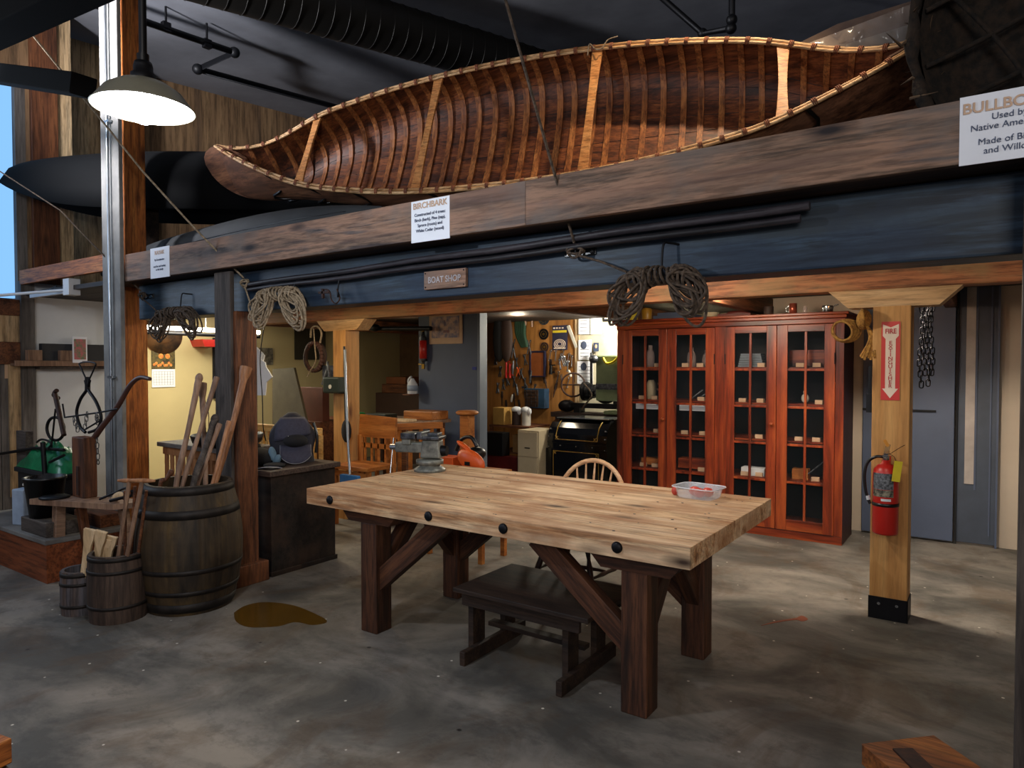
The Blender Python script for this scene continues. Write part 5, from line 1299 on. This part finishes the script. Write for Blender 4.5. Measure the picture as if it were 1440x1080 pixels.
MB().lathe([(.047,-.13),(.047,.10)],q,20).build('red_label',M['red'],t,solid=.002)

MB().cyl(q+Vector((0,0,.2)),q+Vector((0,0,.27)),.018).cyl(q+Vector((0,0,-.2)),q+Vector((0,0,-.26)),.022).tube([q+Vector((-.01,0,-.2)),q+Vector((-.08,0,-.2))],.008).build('valve',M['brass'],t)
MB().bx((q.x-.03,q.y+.03,q.z-.16),(q.x+.03,6.602,q.z-.14)).build('clip',M['iron'],t)
t=thing('white_jug','white plastic jug with handle left of the red cylinder','jug',(-6.15,6.45,1.1))
q=ray(580,543,6.5); MB().lathe([(0,-.1),(.06,-.1),(.065,-.09),(.065,.02),(.03,.08),(.02,.1),(0,.1)],q,24).tube(smooth([q+Vector((-.06,0,.0)),q+Vector((-.07,0,.08)),q+Vector((-.02,0,.12))],4),.014).build('body',M['white'],t); MB().lathe([(.0665,-.06),(.0665,.01)],q,24).build('label_band',M['plugw'],t,solid=.001)
o=MB().bx((q.x-.1,6.42,q.z-.115),(-6.05,6.6,q.z-.1)).build('jug_shelf',M['brownpost']); tag(o,'small dark shelf under the white jug','shelf')
t=thing('blue_label','small bright blue label on the blue-grey partition','label',(-5.2,6.59,1.7)); q=ray(667,518,6.598); MB().bx((q.x-.03,6.594,q.z-.018),(q.x+.03,6.602,q.z+.018)).build('plate',plain('bright_blue_tape','#1c2c8a',.5),t)

# ============================================================ TOOL SHOP (through the doorway)
t=thing('filing_cabinet','cream two-drawer metal filing cabinet in the tool shop','cabinet',(-5.08,7.9,0))
MB().bx((-5.27,7.72,0),(-4.93,8.2,.735)).build('body',M['cream'],t,bevel=.005)
for z0,z1 in ((.04,.37),(.385,.715)):
    d_=MB().bx((-5.255,7.70,z0),(-4.945,7.72,z1)).build('drawer',M['cream'],t,bevel=.004); MB().bx((-5.14,7.69,z0+.11),(-5.06,7.70,z0+.122)).build('handle',M['iron'],d_)
t=thing('lacquered_machine','glossy black round-shouldered machine case with gold pinstripes in tool shop','machine case',(-4.45,8.1,0))
gl=plain('black_lacquer','#08080a',.12,var=0); x0,x1=-4.90,-4.02
prof=[(7.9,0),(7.9,.62),(7.91,.70),(7.95,.78),(8.02,.845),(8.12,.885),(8.12,.9),(8.6,.9),(8.6,0)]
MB().prism([(a,b) for a,b in prof],'x',x0,x1).build('case',gl,t,bevel=.01)
MB().bx((x0+.05,8.05,.895),(x1-.05,8.58,.91)).build('steel_top',M['chrome'],t,bevel=.004)
MB().bx((x0+.0,7.89,.575),(x1,7.905,.60)).bx((x0-.02,7.88,0),(x1+.02,7.905,.5)).build('door',gl,t,bevel=.004)
gd=plain('gold_pinstripe','#b08a3c',.3,.4); m=MB()
def pin(m,a,b): m.tube([a,b],.005,5)
for (za,zb,y,yt) in ((.63,.62,7.895,7.895),):
    pin(m,(x0+.13,7.893,.625),(x1-.13,7.893,.625))
    for x in (x0+.13,x1-.13): m.tube([(x,7.893,.625),(x,7.904,.70),(x,7.945,.785),(x,8.015,.85),(x,8.05,.865)],.006,5)
for a,b in (((x0+.1,7.876,.47),(x1-.1,7.876,.47)),((x0+.1,7.876,.04),(x0+.1,7.876,.47)),((x1-.1,7.876,.04),(x1-.1,7.876,.47))): pin(m,a,b)
for x,z,sx_ in ((x0+.1,.47,1),(x1-.1,.47,-1),(x0+.13,.625,1),(x1-.13,.625,-1)):
    s_=-1 if z<.5 else 1; pin(m,(x+sx_*.05,7.876,z),(x,7.876,z+s_*.05)); pin(m,(x,7.876,z),(x+sx_*.04,7.876,z+s_*.04))
m.build('pinstripe',gd,t)
m=MB()
for i in range(5):
    for x in (x0+.02,x1-.02): m.ell((x,7.89,.1+i*.14),(.009,.006,.009))
for x in (-4.7,-4.46,-4.22): m.ell((x,7.89,.545),(.009,.006,.009))
for x in (x0+.03,x1-.03): m.ell((x,7.925,.76),(.012,.008,.012))
m.build('rivet',M['chrome'],t)
# lathe bench behind
t=thing('metal_lathe','dark iron lathe with belts pulleys and handwheel on bench in tool shop','lathe',(-4.5,8.75,0))
MB().bx((-5.3,8.62,.86),(-3.2,8.98,.93)).build('bench_top',M['brown'],t); [MB().bx((xa,8.66,0),(xa+.1,8.95,.86)).build('leg',M['brown'],t) for xa in (-5.25,-3.4)]
m=MB().bx((-5.0,8.68,1.0),(-3.5,8.8,1.07)).bx((-4.95,8.68,.93),(-4.85,8.85,1.0)).bx((-3.7,8.68,.93),(-3.6,8.85,1.0)); m.build('bed',M['iron'],t,bevel=.005)
m=MB()
for i,(x,r) in enumerate(((-4.82,.14),(-4.76,.12),(-4.70,.10),(-4.64,.08))): m.cyl((x,8.76,1.24),(x+.05,8.76,1.24),r,n=24)
m.build('step_pulley',M['iron'],t)
m=MB().torus((-4.98,8.72,1.33),.17,.014,(.5,-1,0),28).tube([(-5.13,8.68,1.33),(-4.83,8.75,1.33)],.01).tube([(-4.98,8.72,1.17),(-4.98,8.72,1.49)],.01); m.build('handwheel',M['rust'],t)
m=MB().ell((-4.45,8.72,1.16),(.14,.1,.09)).cyl((-4.6,8.72,1.2),(-4.2,8.72,1.2),.05).ell((-4.12,8.72,1.14),(.12,.08,.08)).bx((-4.3,8.65,1.07),(-4.1,8.8,1.14)).bx((-3.95,8.66,1.05),(-3.8,8.8,1.2)).torus((-4.05,8.64,1.08),.06,.01,(0,-1,0),18); m.build('headstock',plain('dark_machine','#1c1e1e',.4,.4),t)
m=MB().tube([(-4.25,8.66,1.0),(-4.0,8.66,1.7)],.008).tube([(-3.9,8.7,1.1),(-3.85,8.7,1.5)],.008).tube([(-4.35,8.66,1.25),(-4.2,8.62,1.42)],.008).tube([(-4.78,8.9,1.3),(-4.78,8.9,1.8)],.02); m.build('lever',M['ironlt'],t)
MB().ell((-5.1,8.75,1.02),(.14,.09,.09)).build('motor',M['iron'],t)
m=MB().tube(smooth([(-4.75,8.62,1.36),(-4.62,8.62,1.2),(-4.72,8.62,1.06),(-4.78,8.62,.98)],5),.012); m.build('belt',M['rope2'],t)
# drill press / green machine
t=thing('drill_press','olive green drill press with yellow guard beside the cherry cabinet','machine',(-4.0,8.6,0))
q=ray(855,500,8.6)
MB().bx((q.x-.14,8.5,1.12),(q.x+.3,8.58,1.75)).bx((q.x-.05,8.55,.93),(q.x+.2,8.95,.98)).build('body',M['olive'],t,bevel=.02)
MB().tube(smooth([ray(848,503,8.45),ray(853,511,8.45),ray(862,509,8.45),ray(872,500,8.45)],5),.018).build('guard',M['yellow'],t)
MB().cyl((q.x-.2,8.5,1.25),(q.x-.2,8.5,1.75),.015).ell(ray(835,505,8.5),(.07,.07,.06)).bx((q.x-.12,8.47,1.28),(q.x+.2,8.5,1.36)).build('lamp_arm',M['ironlt'],t)
# posters and papers on the shop wall
def yposter(x0,y0,x1,y1,Y,label,mat,name='wall_poster',cat='poster',th=.008):
    a=ray(x0,y0,Y); b=ray(x1,y1,Y); t=thing(name,label,cat,((a.x+b.x)/2,Y,min(a.z,b.z)))
    MB().bx((a.x,Y-th,min(a.z,b.z)),(b.x,Y,max(a.z,b.z))).build('sheet',mat,t); t['w']=0; del t['w']; return t,a,b
t,a,b=yposter(777,458,798,492,8.99,'dark blue poster with yellow band among tools in the shop',plain('navy_print','#1c1c3c',.5))
MB().bx((a.x+.01,8.976,a.z-.11),(b.x-.01,8.981,a.z-.075)).build('yellow_band',M['yellow'],t)
m=MB()
for i in range(3): m.torus(((a.x+b.x)/2,8.98,b.z+.09),.03+.02*i,.004,(0,1,0),20,sx=1.4)
for i in range(4): m.bx((a.x+.02+.05*i,8.976,a.z-.05),(a.x+.05+.05*i,8.981,a.z-.03))
m.bx((a.x+.03,8.976,b.z+.02),(b.x-.03,8.981,b.z+.035)); m.build('poster_motif',M['signwhite'],t)
t,a,b=yposter(848,432,868,452,8.97,'black notice with white writing high on shop wall beside cabinet',M['black'])
m=MB(); 
for i in range(4): m.bx((a.x+.03,8.955,b.z+.04+i*.05),(b.x-.03,8.96,b.z+.06+i*.05))
m.build('lettering',M['signwhite'],t)
for i,(x0,y0,x1,y1,l) in enumerate(((814,436,829,470,'white page with small lines pinned at top left of shop wall'),(831,436,846,470,'white page beside the black notice on shop wall'),(814,478,832,506,'white page with oval portrait on shop wall'),(812,508,834,540,'white page with dark figures low on shop wall'))):
    t,a,b=yposter(x0,y0,x1,y1,8.97,l,M['paper'],'wall_paper','paper'); m=MB()
    for k in range(5): m.bx((a.x+.03,8.959,b.z+.05+k*.05),(b.x-.04,8.962,b.z+.056+k*.05))
    if i>1: m.ell(((a.x+b.x)/2-.02,8.96,a.z-.08),(.05,.004,.06))
    m.build('print',M['ink'],t)
t,a,b=yposter(835,482,842,494,8.96,'small blue portrait photo on the shop wall',plain('blue_photo','#3a4a6a',.5),'portrait_photo','photo'); MB().ell(((a.x+b.x)/2,8.95,(a.z+b.z)/2+.01),(.02,.004,.03)).build('portrait',M['papertan'],t)
# tools on the tool board
TY=8.935
def tb_item(name,label,cat,m,mat,group='tools on the shop tool board'): return tag(m.build(name,mat,bevel=0),label,cat,group)
for i,(x,y,r) in enumerate(((765,448,.10),(765,470,.085),(766,488,.075))):
    q=ray(x,y,9.001); t=thing('saw_blade',['largest round steel saw blade, uppermost on the tool board','middle round dark saw blade on the tool board','lowest and smallest round saw blade, reddish, on tool board'][i],'saw blade',q,'saw blades on the tool board')
    MB().cyl(q,q+Vector((0,-.012,0)),r,n=32).build('disc',[M['ironlt'],M['iron'],M['rust']][i],t); MB().cyl(q+Vector((0,-.012,0)),q+Vector((0,-.02,0)),.02).torus(q+Vector((0,-.014,0)),r*.6,.003,(0,1,0)).build('arbor',M['brass'],t)
q=ray(799,460,TY); o=beam('white_rule',ray(799,458,8.988),ray(811,489,8.988),.05,.03,M['offwhite'],up=(0,1,0)); tag(o,'white painted rule hanging slanted on tool board edge','rule')
q=ray(756,512,TY); t=thing('framed_board','brown clipboard-like panel with blue-black frame on tool board','board',q)
MB().box(q,(.24,.02,.36)).build('panel',plain('orange_brown_panel','#8a4a20',.5),t); MB().box(q+Vector((-.13,0,0)),(.03,.04,.38)).box(q+Vector((.13,0,0)),(.035,.04,.38)).box(q+Vector((0,0,.19)),(.27,.04,.03)).box(q+Vector((0,0,-.19)),(.27,.04,.02)).build('frame',plain('blue_black_frame','#22223a',.3),t,bevel=.006)
q=ray(755,560,TY); t=thing('parts_organiser','blue metal parts organiser with many small drawers in shop','organiser',q)
MB().box(q+Vector((.0,.0,0)),(.36,.14,.30)).build('case',M['bluetool'],t,bevel=.004); MB().box(q+Vector((-.05,-.075,0)),(.24,.01,.26)).build('drawer_front',plain('brown_drawers','#4a3424',.5),t)
m=MB()
for i in range(5): m.box(q+Vector((-.05,-.085,-.1+.05*i)),(.24,.006,.006))
for i in range(3): m.box(q+Vector((-.13+.08*i,-.085,0)),(.006,.006,.26))
m.build('drawer_line',M['ironlt'],t)
q=ray(738,567,8.6)
rnd=random.Random(21)
specs=[(712,520,'red','red handled bar clamp, left part of tool board','clamp',.26),(717,522,'red','second red bar clamp right beside the first','clamp',.22),(721,517,'chrome','bright chrome socket bar right of the red clamps','bar',.22),(733,525,'ironlt','steel pliers hanging centre left of tool board','pliers',.16),(729,523,'orange','orange handled pliers on tool board','pliers',.14),(722,490,'ironlt','long steel shears above the red clamps','shears',.3),(744,488,'ironlt','steel compass hanging left of the saw blades','compass',.22),(739,445,'handle','brown wooden spokeshave hanging at top of tool board','spokeshave',.28),(748,447,'handle','second brown wooden rasp at top of tool board','rasp',.28),(757,440,'handleor','narrow orange wooden strip at top beside saw blades','strip',.2),(793,508,'chrome','bright wrench set hanging below the dark blue poster','wrenches',.12),(788,512,'ironlt','steel wrench left of the bright wrench set','wrench',.13),(798,515,'chrome','bright steel wrench right of the wrench set','wrench',.14),(803,525,'offwhite','white boxed tool below the rule','tool',.1),(745,530,'ironlt','thin steel file left of brown panel','file',.2),(775,520,'black','black clamp right of brown panel','clamp',.14),(728,548,'ironlt','steel punch above the workbench clutter','punch',.18),(738,552,'ironlt','steel hammer head hanging low on tool board','hammer',.16),(749,548,'ironlt','small steel square low on tool board','square',.14),(719,560,'offwhite','white handled brush low on the tool board','brush',.12)]
for (px,py,mt,lab_,cat_,ln) in specs:
    q=ray(px,py,TY-.02); m=MB(); w_=rnd.uniform(-.05,.05)
    if cat_ in ('pliers','shears','compass'):
        m.tube([q+Vector((-.03,0,ln/2)),q+Vector((.0,0,.02)),q+Vector((.035,0,-ln/2))],.010).tube([q+Vector((.03,0,ln/2)),q+Vector((0,-.01,.02)),q+Vector((-.035,0,-ln/2))],.010).cyl(q+Vector((0,.005,.02)),q+Vector((0,-.02,.02)),.018)
    elif cat_ in ('wrench','wrenches','square'):
        for k in range(3 if cat_=='wrenches' else 1):
            o_=q+Vector((.03*k,0,0)); m.tube([o_+Vector((0,0,-ln/2)),o_+Vector((w_,0,ln/2))],.009); m.torus(o_+Vector((w_,0,ln/2)),.018,.007,(0,1,0),12); m.torus(o_+Vector((0,0,-ln/2)),.014,.006,(0,1,0),12)
    elif cat_=='hammer':
        m.tube([q+Vector((0,0,-ln/2)),q+Vector((0,0,ln/2))],.011).box(q+Vector((0,0,ln/2)),(.1,.03,.03))
    elif cat_=='clamp':
        m.tube([q+Vector((0,0,-ln/2)),q+Vector((0,0,ln/2))],[.02,.02]).box(q+Vector((.03,0,ln/2)),(.09,.02,.02)).box(q+Vector((.03,0,-ln/4)),(.07,.02,.025))
    else:
        m.tube([q+Vector((0,0,-ln/2)),q+Vector((w_*.4,0,0)),q+Vector((w_,0,ln/2))],[.016,.022,.012])
    tb_item('hanging_'+cat_,lab_,cat_,m,M[mt])
def crowd(kind,label,mat,group,spots,mk):
    o0=None
    for (px,py) in spots:
        q=ray(px,py,TY+.05)
        if o0 is None: o0=tag(mk(MB(),q).build(kind,mat),label,kind.split('_')[-1],group); base_q=q; l0=o0.location.copy()
        else:
            c_=o0.copy(); col.objects.link(c_); c_.location=l0+(q-base_q); c_.rotation_euler=(0,(px*37%11-5)*.05,0)
crowd('steel_pliers','small dark steel pliers in the crowded rows on left of tool board',M['ironlt'],'small pliers on the tool board',[(697,505),(703,522),(708,540),(715,534),(724,536),(740,538),(727,510),(740,505),(700,545)],lambda m,q:m.tube([q+Vector((-.02,0,.08)),q,q+Vector((.025,0,-.09))],.011).tube([q+Vector((.02,0,.08)),q+Vector((0,-.01,0)),q+Vector((-.025,0,-.09))],.011))
crowd('hanging_wrench','small bright wrench in the crowded rows on right of tool board',M['chrome'],'small wrenches on the tool board',[(781,500),(786,505),(791,498),(797,505),(772,500),(783,530),(790,535),(797,538),(804,508)],lambda m,q:m.tube([q+Vector((0,0,-.06)),q+Vector((.01,0,.06))],.008).torus(q+Vector((.01,0,.075)),.016,.006,(0,1,0),12).torus(q+Vector((0,0,-.072)),.013,.005,(0,1,0),12))
crowd('wooden_file','dark wooden handled file hanging low on the tool board',M['brown'],'files on the tool board',[(706,560),(713,572),(724,562),(732,572),(741,562),(748,530),(765,528),(772,515),(770,540),(778,548)],lambda m,q:m.tube([q+Vector((0,0,-.12)),q+Vector((0,0,0)),q+Vector((0,0,.02)),q+Vector((0,0,.11))],[.006,.01,.02,.016]))
t=thing('green_strap','dark green strap bundle hanging at the left of tool board','strap',ray(732,470,TY))
m=MB()
for i in range(5): m.tube(smooth([ray(726+3*i,450,TY),ray(727+2.5*i,470,TY-.05),ray(735+1.5*i,488,TY-.03)],5),.03)
m.build('strap',plain('dark_green_webbing','#20402c',.8),t)
for i,(x,l) in enumerate(((702,'dark coat-like canvas hanging left of the tool board'),(712,'dark brown apron hanging beside the dark canvas'))):
    o=MB().ell(ray(x,475,8.7),(.12,.05,.38)).build('hanging_canvas',M['brown' if i else 'blackmat']); tag(o,l,'cloth')
# low shelf with cans, boxes, red toolbox
stack((-6.0,8.1,0),(-5.4,8.6,.02),'grey tray on floor under the shop shelf',M['bluegrey'],'floor_tray','tray')
t=thing('shop_shelf','low brown shelf carrying cans in the tool shop','shelf',(-5.75,8.2,0))
MB().bx((-6.0,8.05,.72),(-5.3,8.6,.75)).build('board',M['brownpost'],t); MB().bx((-5.96,8.05,.35),(-5.34,8.6,.369)).build('board',M['brownpost'],t); [MB().bx((xa,8.06,0),(xa+.04,8.1,.72)).build('leg',M['brownpost'],t) for xa in (-6.0,-5.34)]
for i,(x,mt,l) in enumerate(((-5.62,'brown','dark can with white rag on top on shop shelf'),(-5.45,'offwhite','white can with white rag on top on shop shelf'))):
    t=thing('can',l,'can',(x,8.2,.75)); MB().cyl((x,8.2,.751),(x,8.2,.95),.065,n=20).build('body',M[mt],t); MB().ell((x,8.2,.97),(.08,.07,.05),(0,.2*i,0)).ell((x+.06,8.18,.95),(.04,.03,.05)).build('rag',M['white'],t)
stack((-5.6,8.07,.37),(-5.35,8.3,.62),'tan cardboard carton on the lower shop shelf',plain('carton','#8a6638',.7),'carton','box')
stack((-5.95,8.07,.751),(-5.75,8.3,1.0),'yellow labelled carton at left end of the shop shelf',plain('carton_yellow','#a8803c',.7),'carton','box')
stack((-5.95,7.9,.0),(-5.4,8.04,.33),'dark red metal toolbox on floor beside filing cabinet',plain('dark_red_paint','#5a1614',.4),'toolbox','toolbox')
stack((-5.95,7.85,.335),(-5.62,8.03,.66),'black plastic case on top of the red toolbox',M['black'],'plastic_case','case')

# ============================================================ FLOOR THINGS, FOREGROUND
def puddle(pts,z,label,mat):
    m=MB(); P2=smooth([Vector((x,y,0)) for x,y in pts+[pts[0]]],5)[:-1]; n=len(P2)
    vs=[Vector((p.x,p.y,z)) for p in P2]; vs2=[Vector((p.x,p.y,.0005)) for p in P2]
    m.add(vs+vs2,[tuple(range(n))]+[(i,(i+1)%n,n+(i+1)%n,n+i) for i in range(n)]); tag(m.build('floor_puddle',mat),label,'puddle')
def fz(px,py):
    d=ray(px,py,5)-CAM; p=CAM+d*(-CAM.z/d.z); return (p.x,p.y)
puddle([fz(*p) for p in ((329,862),(345,852),(372,847),(410,851),(440,862),(460,874),(440,879),(415,875),(390,881),(350,882),(332,874))],.002,'brownish yellow puddle stain on floor right of the barrel',plain('ochre_liquid','#5e4210',.12,var=.1,spec=.4))
puddle([fz(*p) for p in ((1120,869),(1128,866),(1136,871),(1128,874),(1118,872),(1090,876),(1070,880),(1090,874))],.0015,'small reddish rust smear on floor right of the table',plain('rust_stain','#7a3a1c',.6))
# bench corner lower right
t=thing('sawhorse_bench','orange-brown wooden bench corner at the bottom right','bench',(0,2.0,0))
def pz(px,py,z):
    d=ray(px,py,5)-CAM; return CAM+d*((z-CAM.z)/d.z)
zt=.45; q=[pz(1211,1046,zt),pz(1313,1033,zt),pz(1420,1095,zt),pz(1270,1120,zt)]
q=[pz(1211,1046,zt),pz(1313,1034,zt),pz(1395,1090,zt),pz(1255,1083,zt)]
MB().prism([(p.x,p.y) for p in q],'z',zt-.06,zt).build('top',wood('bench_corner_wood',['#6a3a1a','#8a5026','#a0622e'],rough=.5),t,bevel=.006)
a,b_=q[0].lerp(q[3],.5),q[1].lerp(q[2],.5)
beam('leg',(q[0].lerp(q[2],.35).x,q[0].lerp(q[2],.35).y,0),(q[0].lerp(q[2],.35).x,q[0].lerp(q[2],.35).y,zt-.06),.08,.08,M['brownpost'],t)
beam('leg',(q[0].lerp(q[2],.8).x,q[0].lerp(q[2],.8).y,0),(q[0].lerp(q[2],.8).x,q[0].lerp(q[2],.8).y,zt-.06),.08,.08,M['brownpost'],t)
MB().box(((q[2]+q[3])/2).lerp(q[0],.3)+Vector((0,0,.003)),(.06,.14,.006),(0,0,YAW)).build('iron_inlay',M['rust'],t)
o=beam('timber_offcut',pz(-40,1075,.25),pz(9,1052,.25),.07,.09,M['cedar']); o.location.z+=0
tag(o,'end of a wooden timber at the bottom left corner','timber')
o2=MB().bx((o.location.x-.1,o.location.y-.1,0),(o.location.x+.12,o.location.y+.1,.2)).build('timber_block',M['darkbench'],bevel=.004); tag(o2,'dark block under the timber end at bottom left corner','block')

# ============================================================ LIGHT
def light(kind,name,loc,energy,color,size=.1,rot=None,target=None,spot=None,blend=.3,sy=None):
    l=bpy.data.lights.new(name,kind); l.energy=energy; l.color=color
    if kind=='AREA':
        l.size=size
        if sy: l.shape='RECTANGLE'; l.size_y=sy
    else: l.shadow_soft_size=size
    if kind=='SPOT': l.spot_size=R(spot); l.spot_blend=blend
    o=bpy.data.objects.new(name,l); col.objects.link(o); o.location=loc
    if target is not None: o.rotation_euler=(Vector(target)-Vector(loc)).to_track_quat('-Z','Y').to_euler()
    elif rot: o.rotation_euler=rot
    return o
COOL=(.88,.94,1); NEU=(1,.93,.82); WARM=(1,.72,.45)
light('POINT','pendant_light',(L.x,L.y,L.z-.105),40,COOL,.03)
light('POINT','loft_light_over_table',(-1.9,4.0,2.16),34,NEU,.06)
light('POINT','loft_fill_right',(-.35,3.55,2.12),13,(1,.86,.7),.06)  # unseen fill added to brighten the red beam and post fronts
light('POINT','loft_light_left',(-4.3,3.9,2.16),6,WARM,.06)
light('SPOT','loft_light_by_post',(-.6,5.12,2.24),130,(1,.88,.72),.03,target=(-.2,5.25,0),spot=140,blend=.3)
light('AREA','loft_light_cabinet',(-1.9,5.6,2.18),24,(1,.84,.64),.5,rot=(R(35),0,0),sy=.3)
light('POINT','shop_light',(-4.0,8.55,2.15),110,(1,.93,.78),.08)
light('POINT','shop_light_front',(-5.4,7.9,2.2),14,(1,.85,.62),.1)
light('AREA','workroom_light',(-7.9,4.8,2.25),46,(1,.92,.72),.8,rot=(0,0,0),sy=.4)
light('POINT','workroom_lamp',(-6.9,7.2,2.1),4,(1,.8,.5),.1)
light('AREA','workroom_front_light',(-5.3,4.2,2.2),9,(1,.8,.5),.3,rot=(0,0,0))
light('SPOT','loft_spot_canoe',(-1.1,3.95,4.95),200,(1,.78,.52),.05,target=(-1.5,4.1,3.0),spot=78,blend=.5)
light('AREA','front_fill',(2.4,-3.2,3.2),140,(1,.94,.88),3,target=(-2.2,3.5,2.6),sy=1.6)  # added fill from behind the camera; no window is known there
light('SPOT','upper_hall_fill',(-6.3,1.1,4.0),640,(.95,.95,1),.15,target=(-5.6,8,5.3),spot=110,blend=.8)  # added fill that lifts the ceiling and upper walls
light('AREA','window_daylight_left',(-7.9,.6,2.9),45,(.72,.84,1),1.4,rot=(0,R(-90),0))
w=bpy.data.worlds.new('world'); scene.world=w; w.use_nodes=True; bg=w.node_tree.nodes['Background']; bg.inputs[0].default_value=(.74,.80,1,1); bg.inputs[1].default_value=.22
vs_=scene.view_settings; vs_.view_transform='Standard'; vs_.look='None'; vs_.gamma=1; vs_.exposure=.4; vs_.use_curve_mapping=False
